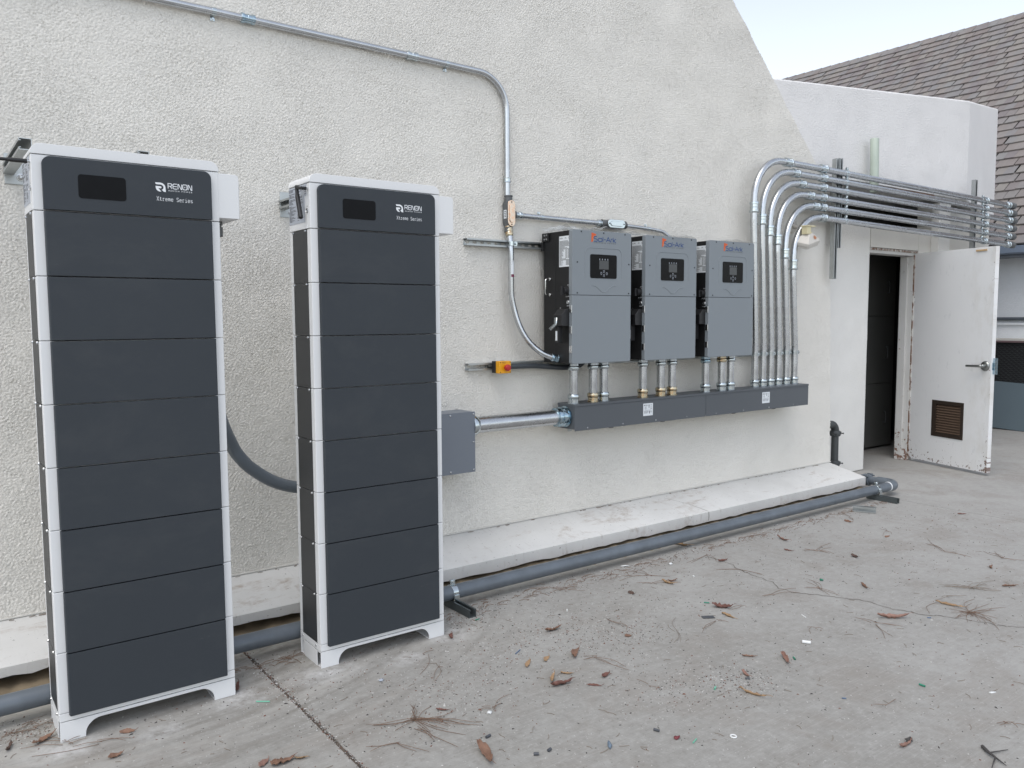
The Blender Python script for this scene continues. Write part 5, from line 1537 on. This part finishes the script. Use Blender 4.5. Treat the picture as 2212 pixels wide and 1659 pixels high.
LV = [
 (1.378, -.831, .105, -1.82, .034, 1.5, .3, 'leaf_pink', 'curled pinkish leaf right of the far half of the floor pipe'),
 (1.204, -.998, .050, -1.31, .018, 1.2, .2, 'leaf_red', 'small dark red leaf scrap in front of the curled pinkish leaf by the far pipe'),
 (2.158, -.829, .060, -1.74, .024, 1.0, .3, 'leaf_brown', 'small brown leaf on pine needles, close to the far end of the floor pipe'),
 (1.397, -1.328, .052, -1.84, .034, .9, .5, 'leaf_dark', 'torn almost black leaf lying alone on the bare concrete below the doorway'),
 (.930, -1.658, .085, -2.25, .028, 1.9, .25, 'leaf_brown', 'rolled light brown leaf alone above the long crack'),
 (.603, -2.004, .150, -.65, .048, 2.0, .3, 'leaf_pink', 'large rolled pinkish brown leaf just below the long crack'),
 (-.220, -1.971, .104, -2.30, .038, 1.9, .3, 'leaf_pink', 'curled pinkish leaf standing beside a green tube, centre right of the concrete'),
 (1.830, -1.920, .052, .36, .026, 1.3, .5, 'leaf_brown', 'small upright brown leaf near the right edge, above the big twig pile'),
 (1.005, -2.074, .125, -1.38, .030, 2.2, .15, 'leaf_tan', 'rolled tan leaf beside the needle pile near the right edge'),
 (1.561, -2.131, .089, -.51, .028, 1.8, .15, 'leaf_brown', 'rolled brown leaf on the twig pile at the right edge'),
 (-.493, -2.645, .070, -.02, .030, 1.9, .4, 'leaf_pink', 'curled pinkish grey leaf at the bottom right beside a stone chip'),
 (3.024, -1.210, .057, -.66, .022, .8, .1, 'leaf_red', 'small rust red leaf on the damp stain far right'),
 (1.994, -1.204, .044, -.18, .020, 1.0, .2, 'leaf_brown', 'small pale brown leaf under two crossed needles in the middle distance'),
 (.764, -.511, .130, -1.39, .050, 1.1, .25, 'leaf_tan', 'large tan leaf tucked under the middle of the floor pipe'),
 (.130, -.979, .080, -1.42, .036, 1.3, .35, 'leaf_tan', 'folded tan leaf, lower one of a touching pair in front of the floor pipe'),
 (.180, -.972, .060, -.19, .026, 1.5, .35, 'leaf_brown', 'brown leaf, upper one of a touching pair in front of the floor pipe'),
 (.700, -.894, .066, -.18, .030, 1.7, .3, 'leaf_red', 'curled dark red leaf at the upper end of the long crack'),
 (-.143, -.976, .042, -1.55, .026, .9, .4, 'leaf_dark', 'small rounded dark leaf alone between the pipe and the centre of the concrete'),
 (.065, -1.405, .100, -.91, .055, 1.4, .5, 'leaf_red', 'large crumpled dark red leaf above a grey paper tag'),
 (-.003, -1.495, .080, -1.64, .030, 2.3, .1, 'leaf_tan', 'tan leaf rolled into a cone beside a grey paper tag'),
 (-.799, -1.124, .090, -.05, .042, .7, .3, 'leaf_brown', 'torn light brown leaf right of the battery cabinets, in the grit'),
 (-.567, -1.378, .030, -.65, .028, .4, .1, 'leaf_brown', 'tiny round brown leaf in the grit patch at the centre'),
 (-.902, -1.388, .085, .63, .045, 1.3, .5, 'leaf_brown', 'crumpled brown leaf at the head of a long needle, left of centre'),
 (-1.122, -1.513, .085, .76, .024, 1.6, .3, 'leaf_tan', 'slender curved tan leaf left of the crumpled reddish leaf'),
 (-1.052, -1.509, .045, -.85, .020, 1.0, .2, 'leaf_tan', 'small flat tan leaf right above the crumpled reddish leaf'),
 (-1.132, -1.583, .100, -.13, .045, 1.7, .25, 'leaf_red', 'crumpled long reddish leaf left of centre near the bottom'),
 (-.937, -1.624, .050, .21, .030, 1.4, .5, 'leaf_red', 'small crumpled reddish leaf with a stalk, near the bottom centre'),
 (-1.030, -1.658, .055, -.84, .012, 1.5, .2, 'leaf_red', 'thin rolled reddish leaf below the crumpled ones, bottom centre'),
 (-.315, -1.854, .055, -.87, .018, 2.0, .2, 'leaf_brown', 'narrow rolled brown leaf left of the green tube and curled leaf'),
 (-.479, -1.961, .055, -1.98, .026, 1.5, .4, 'leaf_pink', 'pinkish leaf with a long stalk beside a black plug'),
 (-.601, -2.088, .110, -1.37, .026, 2.4, .3, 'leaf_tan', 'long banana shaped tan leaf at the lower right centre'),
 (-1.121, -1.342, .070, .67, .024, .9, .2, 'leaf_tan', 'tan leaf with a long stalk, in the dust right of the second cabinet'),
 (-1.030, -1.351, .050, .50, .026, .8, .3, 'leaf_tan', 'yellowish torn leaf, right of the stalked tan leaf'),
 (-1.679, -1.826, .140, -1.88, .050, 1.2, .35, 'leaf_brown', 'large crumpled tan leaf at the bottom edge of the picture'),
 (-2.232, -1.459, .080, .04, .055, .6, .25, 'leaf_brown', 'flat star shaped brown leaf at the bottom left in front of the nearest cabinet'),
 (-2.177, -1.472, .040, -.48, .026, .5, .15, 'leaf_tan', 'small oval tan leaf beside the star shaped leaf, bottom left'),
 (-2.285, -1.425, .050, .6, .030, .7, .2, 'leaf_pink', 'ragged pinkish leaf left of the star shaped leaf, bottom left'),
 (-1.225, -.895, .050, .95, .034, 1.2, .5, 'leaf_red', 'dark red leaf at the right foot of the second battery cabinet'),
 (-1.624, -1.467, .045, -.82, .014, 1.5, .2, 'leaf_red', 'thin reddish leaf above the star of pine needles'),
 (-2.845, -.822, .085, .55, .036, 1.0, .35, 'leaf_brown', 'long rust brown leaf at the left foot of the nearest battery cabinet'),
 (-2.943, -.806, .060, 1.23, .026, 1.8, .4, 'leaf_dark', 'curled dark leaf at the left edge of the picture'),
 (-2.669, -1.082, .045, .14, .030, 1.2, .4, 'leaf_brown', 'crumpled brown leaf in front of the arch under the nearest cabinet'),
 (-2.600, -.930, .050, -.46, .022, .7, .3, 'leaf_brown', 'brown leaf in the shade of the arch under the nearest cabinet'),
 (-2.173, -.823, .075, 1.18, .034, 1.4, .5, 'leaf_red', 'upright reddish leaf beside the right foot of the nearest cabinet')]
for k, (x, y, L, a, wd, cu, be, m_, lab) in enumerate(LV):
    leaf(x, y, L, a, wd, cu, be, m_, lab, roll=(-.5, .2, .6, 0, -.2)[k % 5], seed=40 + k)

NE = [
 ([(-1.745, -1.468), (-1.930, -1.433), (-1.700, -1.594), (-1.578, -1.680), (-1.554, -1.600), (-1.670, -1.342)], 5, 'star of brown pine needles at the lower left centre'),
 ([(-1.872, -1.581), (-1.961, -1.567), (-1.826, -1.669)], 2, 'arched pine needle below the star of needles'),
 ([(-1.768, -1.529), (-1.766, -1.607), (-1.733, -1.695)], 2, 'pine needle trailing down from the star of needles'),
 ([(-1.451, -1.795), (-1.487, -1.799), (-1.395, -1.799)], 1, 'pale forked twig at the bottom left of centre'),
 ([(-1.463, -1.572), (-1.527, -1.579), (-1.383, -1.545)], 3, 'short bundle of needles right of the star of needles'),
 ([(-1.435, -1.131), (-1.534, -1.227), (-1.403, -1.172), (-1.489, -1.258)], 1, 'sprawling needle cluster in the dust in front of the second cabinet'),
 ([(-1.418, -.995), (-1.526, -1.114), (-1.377, -1.018)], 1, 'single bent needle nearest the second cabinet'),
 ([(.140, -.810), (-.097, -.770), (.197, -.886), (.162, -.663)], 2, 'needles fanned out behind the touching pair of leaves'),
 ([(.063, -.937), (-.036, -.906), (.220, -1.042)], 2, 'needles under the touching pair of leaves'),
 ([(-.439, -.656), (-.518, -.610), (-.299, -.763)], 3, 'needles beside the floor pipe right of the cabinets'),
 ([(.714, -.766), (.497, -.799), (.692, -.860)], 2, 'needles at the upper end of the long crack'),
 ([(-.099, -1.508), (-.279, -1.549), (-.049, -1.553)], 2, 'arched needles below the grey paper tag'),
 ([(.080, -1.442), (.205, -1.449)], 2, 'two needles right of the large crumpled dark red leaf'),
 ([(-.356, -1.479), (-.270, -1.366), (-.462, -1.584)], 2, 'curved sprig in the middle of the concrete'),
 ([(-.498, -1.261), (-.499, -1.169), (-.526, -1.328)], 2, 'needles crossing the grit patch at the centre'),
 ([(-.846, -1.472), (-.895, -1.408), (-.824, -1.588)], 3, 'long needles trailing from the crumpled brown leaf'),
 ([(-.873, -1.790), (-.872, -1.703), (-.846, -1.856)], 1, 'needle pair above the lower grit patch'),
 ([(.649, -1.070), (.564, -1.011), (.671, -1.185)], 2, 'needles alongside the upper part of the long crack'),
 ([(.424, -1.443), (.380, -1.409), (.579, -1.491)], 2, 'needles meeting the bend of the long crack'),
 ([(1.337, -1.127), (1.292, -1.035), (1.376, -1.221), (1.511, -1.060)], 3, 'spread of needles in the middle distance right of the pipe'),
 ([(1.930, -1.603), (2.038, -1.442), (1.940, -1.757), (2.184, -1.364)], 2, 'long crooked needles far right'),
 ([(2.072, -1.879), (2.118, -1.757), (2.117, -1.974), (2.193, -1.784)], 2, 'looped needles at the right edge'),
 ([(1.365, -2.023), (1.304, -1.911), (1.541, -2.060), (1.359, -2.082), (1.45, -2.16), (1.33, -1.98)], 4, 'big pile of twigs and needles at the right edge'),
 ([(.971, -2.192), (.929, -2.106), (.915, -2.379), (1.102, -2.237), (1.201, -2.143), (.839, -2.222), (.90, -2.30)], 5, 'big nest of needles across the right end of the crack'),
 ([(.712, -1.540), (.765, -1.399), (.684, -1.658), (.670, -1.443)], 3, 'needles lying across the middle of the crack'),
 ([(.470, -1.979), (.454, -1.872), (.537, -2.104), (.359, -2.117)], 2, 'needles under the large rolled pinkish brown leaf'),
 ([(-.051, -2.785), (-.058, -2.751), (-.041, -2.827)], 3, 'needles at the lower right corner'),
 ([(.189, -1.851), (.145, -1.822), (.205, -1.882)], 2, 'short needles above a white plastic plug'),
 ([(.887, -2.018), (.975, -2.014), (.821, -2.050)], 1, 'curved needle left of the rolled tan leaf at the crack'),
 ([(1.120, -2.007), (1.057, -1.973), (1.229, -2.044)], 2, 'needles between the twig pile and the rolled tan leaf'),
 ([(2.116, -1.137), (2.161, -1.067), (2.045, -1.208)], 2, 'crossed needles in the middle distance'),
 ([(2.297, -.751), (2.327, -.683), (2.147, -.865)], 2, 'needles near the far end of the floor pipe'),
 ([(-.285, -2.444), (-.292, -2.423), (-.237, -2.448)], 1, 'small curled needle at the lower right'),
 ([(-2.914, -.688), (-2.971, -.740), (-2.824, -.627)], 3, 'brown twigs left of the nearest cabinet, close to the pipe'),
 ([(-2.882, -.699), (-2.936, -.766), (-2.805, -.641)], 2, 'long twig left of the nearest cabinet'),
 ([(-2.784, -.894), (-2.901, -.798), (-2.726, -.925)], 3, 'needles lying against the left foot of the nearest cabinet'),
 ([(-2.700, -.955), (-2.868, -.900), (-2.60, -.98)], 2, 'long needles in front of the nearest cabinet')]
for k, (pts, n, lab) in enumerate(NE):
    random.seed(100 + k)
    mb = MB()
    hub = Vector((*pts[0], .004))
    for p in pts[1:]:
        for q in range(n):
            e = Vector((p[0] + random.gauss(0, .012 + .006 * n), p[1] + random.gauss(0, .012 + .006 * n), random.uniform(.001, .006)))
            if q: e = hub.lerp(e, random.uniform(.45, 1.0))
            h2 = hub + Vector((random.gauss(0, .008), random.gauss(0, .008), random.uniform(-.002, .006)))
            d = e - h2
            mid = h2.lerp(e, .5) + Vector((-d.y, d.x, 0)) * random.uniform(-.16, .16) + Vector((0, 0, random.uniform(0, .004)))
            P_ = [h2.lerp(mid, t_ * 2) if t_ < .5 else mid.lerp(e, t_ * 2 - 1) for t_ in (0,)] + spline([h2, mid, e], 3)[1:]
            mb.tube(P_, [.0009] * (len(P_) - 1) + [.0005], 4)
    tag(obj('pine_needles', mb, M['twig'] if ('twig' in lab or 'sprig' in lab) else M['needle'], ang=180), lab, 'pine needles', 'pine needles on the concrete')

def bit(name, x, y, ang, L, r_, m_, label, cat, hollow=False, z=None):
    r_ *= .8; L *= .9
    d = Vector((math.cos(ang), math.sin(ang), 0))
    c_ = Vector((x, y, r_ + .0005 if z is None else z))
    mb = MB().lathe(c_ - d * L / 2, d, [(0, r_ * .6), (.0003, r_ * .6), (.0004, r_)] + [(L - .0004, r_), (L - .0003, r_ * .6), (L, r_ * .6)] if not hollow else [(.004, r_ * .7), (0, r_ * .75), (0, r_), (L, r_), (L, r_ * .75), (L - .004, r_ * .7)], 10)
    return tag(obj(name, mb, M[m_], ang=50), label, cat, 'plastic scraps on the concrete')
bit('plastic_tube', -2.135, -.996, -.66, .058, .0032, 'mint', 'long mint green plastic tube right of the nearest cabinet', 'plastic tube', True)
bit('plastic_tube', -.179, -1.987, .9, .026, .0045, 'teal', 'short green tube beside the curled pinkish leaf', 'plastic tube', True)
bit('plastic_tube', -.001, -2.445, -1.6, .026, .005, 'teal', 'short green tube alone at the lower right', 'plastic tube', True)
bit('plastic_tube', -.671, -1.966, .5, .024, .0045, 'mint', 'short green tube left of the banana shaped leaf', 'plastic tube', True)
bit('plastic_tube', .06, -1.31, -.9, .030, .004, 'teal', 'short green tube above the large crumpled dark red leaf', 'plastic tube', True)
bit('plastic_tube', -1.044, -2.185, .35, .036, .0028, 'mint', 'thin mint stick at the bottom edge', 'plastic tube')
bit('plastic_tube', -1.005, -.790, .2, .030, .0035, 'teal', 'green tube lying against the strut foot of the floor pipe', 'plastic tube', True)
bit('plastic_tube', -.345, -2.319, -.8, .018, .003, 'blue', 'tiny blue tube at the lower right', 'plastic tube')
bit('plastic_tube', .752, -2.099, -.7, .020, .003, 'blue', 'tiny blue tube beside the right half of the crack', 'plastic tube')
bit('plastic_plug', .008, -1.922, -1.0, .040, .009, 'paper', 'white plastic plug lying right of the curled pinkish leaf', 'plastic plug')
bit('plastic_plug', -1.098, -2.057, -1.2, .024, .006, 'grey_pl', 'dark grey plug below the lower grit patch', 'plastic plug')
bit('plastic_plug', -1.484, -1.931, .3, .018, .0065, 'grey_pl', 'dark plug near the bottom edge, upper one of a pair', 'plastic plug')
bit('plastic_plug', -1.536, -1.925, -.6, .020, .0065, 'grey_pl', 'dark plug near the bottom edge, lower one of a pair', 'plastic plug')
bit('plastic_plug', -1.598, -1.732, .2, .024, .006, 'grey_pl', 'dark grey plug between the star of needles and the large crumpled leaf', 'plastic plug')
bit('plastic_plug', -.50, -1.99, -.8, .020, .005, 'grey_pl', 'black plug beside the stalked pinkish leaf', 'plastic plug')
bit('plastic_plug', -1.079, -1.215, .5, .055, .003, 'blue', 'blue plastic clip in the dust right of the second cabinet', 'plastic clip')
bit('plastic_plug', -.578, -.959, .9, .024, .004, 'paper', 'small white tube right of the second cabinet', 'plastic tube')
bit('plastic_plug', .289, -1.720, -2.0, .040, .003, 'paper', 'thin white strip left of the large rolled leaf', 'plastic strip')
def scrap(x, y, sx_, sy_, ang, m_, label, name='paper_scrap', cat='paper scrap', bumpy=.004, seed=0):
    random.seed(seed)
    pts = [(sx_ * math.cos(R(q)) * random.uniform(.75, 1), sy_ * math.sin(R(q)) * random.uniform(.75, 1)) for q in range(0, 360, 40)]
    vs = [(0, 0, bumpy)] + [(a, b, random.uniform(.0008, bumpy)) for a, b in pts]
    n_ = len(pts)
    mb = MB().add(vs, [(0, 1 + i, 1 + (i + 1) % n_) for i in range(n_)]).xf(T((x, y, .001)) @ Matrix.Rotation(ang, 4, 'Z'))
    o = obj(name, mb, M[m_], ang=20)
    md = o.modifiers.new('thick', 'SOLIDIFY'); md.thickness = .0012
    return tag(o, label, cat, 'scraps on the concrete')
tag(obj('paper_tag', MB().box(-.030, .030, -.016, .016, 0, .0014).xf(T((-.090, -1.445, .002)) @ Matrix.Rotation(-.55, 4, 'Z')), M['grey_pl']), 'flat grey rectangular tag next to the tan cone leaf', 'tag')
scrap(.406, -.747, .020, .014, .4, 'paper', 'crumpled white scrap in front of the middle of the floor pipe', seed=1, bumpy=.010)
scrap(.162, -.612, .030, .010, -.5, 'paper', 'clear whitish tie scrap close to the floor pipe', seed=2, bumpy=.008)
scrap(-1.689, -1.105, .014, .011, .3, 'label_g', 'pale angular chip in front of the second cabinet', 'stone_chip', 'stone chip', .008, 3)
scrap(-.457, -2.628, .020, .013, .2, 'gravel_d', 'dark stone chip touching the curled leaf at the bottom right', 'stone_chip', 'stone chip', .014, 4)
scrap(-1.299, -2.031, .026, .009, .8, 'blue_grey', 'curled blue grey scrap near the bottom edge', 'plastic_scrap', 'plastic scrap', .012, 5)
scrap(-1.079, -2.135, .017, .010, .1, 'dull_red', 'ragged red scrap near the bottom centre', 'plastic_scrap', 'plastic scrap', .008, 6)
scrap(.161, -2.636, .020, .008, -.4, 'paper', 'flat white paint fleck at the right of the bottom', 'paint_fleck', 'paint fleck', .0015, 7)
scrap(.850, -1.456, .020, .012, .6, 'teal', 'dark green torn scrap above the crack', 'plastic_scrap', 'plastic scrap', .008, 8)
scrap(.34, -.98, .012, .010, .6, 'paper', 'small white flake behind the grey tag', 'paint_fleck', 'paint fleck', .004, 18)
scrap(-1.493, -1.591, .014, .011, .5, 'paper', 'small white frame shaped scrap right of the needle star', seed=9, bumpy=.006)
q_ = [(-.913 + .010 * math.cos(R(a)), -2.246 + .010 * math.sin(R(a)), .003) for a in range(0, 361, 24)]
tag(obj('washer', MB().tube(q_, .0028, 6, cap=False), M['paper']), 'white ring at the bottom, right of the dark grey plugs', 'washer')
mb = MB().tube([(-.30, -2.80, .006), (-.335, -2.835, .012), (-.36, -2.90, .004)], [.006, .005, .001], 6).tube([(-.335, -2.835, .010), (-.25, -2.86, .004)], [.003, .001], 5).tube([(-.345, -2.86, .008), (-.42, -2.88, .003)], [.003, .001], 5)
tag(obj('broken_twig', mb, M['gravel_d']), 'black broken twig in the bottom right corner', 'twig')

random.seed(5)
mb = MB()
for k in range(240):
    x = random.uniform(-6, 3.2); a = random.uniform(-.5, .5); L = random.uniform(.006, .03)
    if k % 2: continue
    mb.tube([(x, -.014 - random.uniform(0, .012), .196), (x + L * math.cos(a), -.014 - abs(L * math.sin(a)), .1955)], random.uniform(.0012, .0026), 5)
o = obj('crevice_dirt', mb, M['twig'], ledge); o['kind'] = 'stuff'
# ---- loose grit nobody could count
def grit(name, n, m_, s0, s1, seed, spots, wide):
    random.seed(seed)
    vs, fs = [], []
    for k in range(n):
        if random.random() < wide:
            x, y = random.uniform(-3.3, 3.4), random.uniform(-3.4, -.56)
        else:
            cx_, cy_, sx_, sy_ = random.choice(spots)
            x, y = random.gauss(cx_, sx_), random.gauss(cy_, sy_)
        if y > -.45: continue
        s = random.uniform(s0, s1) * (1.6 if random.random() < .05 else 1)
        a = random.uniform(0, 6.3); st = random.uniform(.5, 1.9)
        ca, sa = math.cos(a) * s, math.sin(a) * s
        b = len(vs)
        vs += [(x + ca * st, y + sa * st, .0005), (x - sa * .6, y + ca * .6, .0005), (x - ca * st, y - sa * st, .0005), (x + sa * .6, y - ca * .6, .0005), (x + ca * .3, y + sa * .3, .0006 + s * .8), (x - ca * .3, y - sa * .3, .0006 + s * .7)]
        fs += [(b, b + 1, b + 4), (b + 1, b + 5, b + 4), (b + 1, b + 2, b + 5), (b + 2, b + 3, b + 5), (b + 3, b + 4, b + 5), (b + 3, b, b + 4)]
    o = obj(name, MB().add(vs, fs), M[m_], ang=20)
    o['kind'] = 'stuff'
SP = [(-.85, -1.10, .16, .16), (-.62, -1.36, .14, .12), (-.80, -1.86, .16, .14), (-.55, -1.97, .10, .08), (-.45, -1.1, .30, .2), (-1.55, -1.45, .2, .12), (-1.05, -.72, .12, .06), (.3, -.66, .5, .06), (-.5, -.67, .5, .05), (1.6, -.66, .5, .05), (-2.0, -1.0, .25, .2), (-2.9, -.70, .12, .05), (-1.3, -1.2, .2, .15)]
SP.append((-2.035, -1.2, .007, .6)); SP.append((-2.035, -1.0, .012, .4))
grit('pale_grit', 4600, 'gravel_l', .0009, .0028, 1, SP, .42)
grit('dark_grit', 3400, 'gravel_d', .0012, .0036, 2, SP, .55)
grit('bark_bits', 2300, 'bark', .0012, .0036, 3, SP, .35)
random.seed(77)
mb = MB()
for k in range(420):
    x, y = random.uniform(-3.0, 3.0), random.uniform(-3.2, -.62)
    a = random.uniform(0, 6.3); L = random.uniform(.012, .045)
    d = Vector((math.cos(a), math.sin(a), 0)) * L / 2
    mb.tube([(x - d.x, y - d.y, .0014), (x + d.x * .1 - d.y * .2, y + d.y * .1 + d.x * .2, .0025), (x + d.x, y + d.y, .0012)], .0009, 4, cap=False)
o = obj('needle_bits', mb, M['twig']); o['kind'] = 'stuff'
random.seed(78)
mb = MB()
for k in range(520):
    x = random.uniform(-6, 3.1); y = -.66 + random.gauss(0, .03)
    a = random.gauss(0, .5) + (math.pi if random.random() < .5 else 0); L = random.uniform(.02, .08)
    d = Vector((math.cos(a), math.sin(a), 0)) * L / 2
    mb.tube([(x - d.x, y - d.y, .002), (x, y + .003, .005), (x + d.x, y + d.y, .002)], .0011, 4, cap=False)
o = obj('pipe_side_litter', mb, M['needle']); o['kind'] = 'stuff'
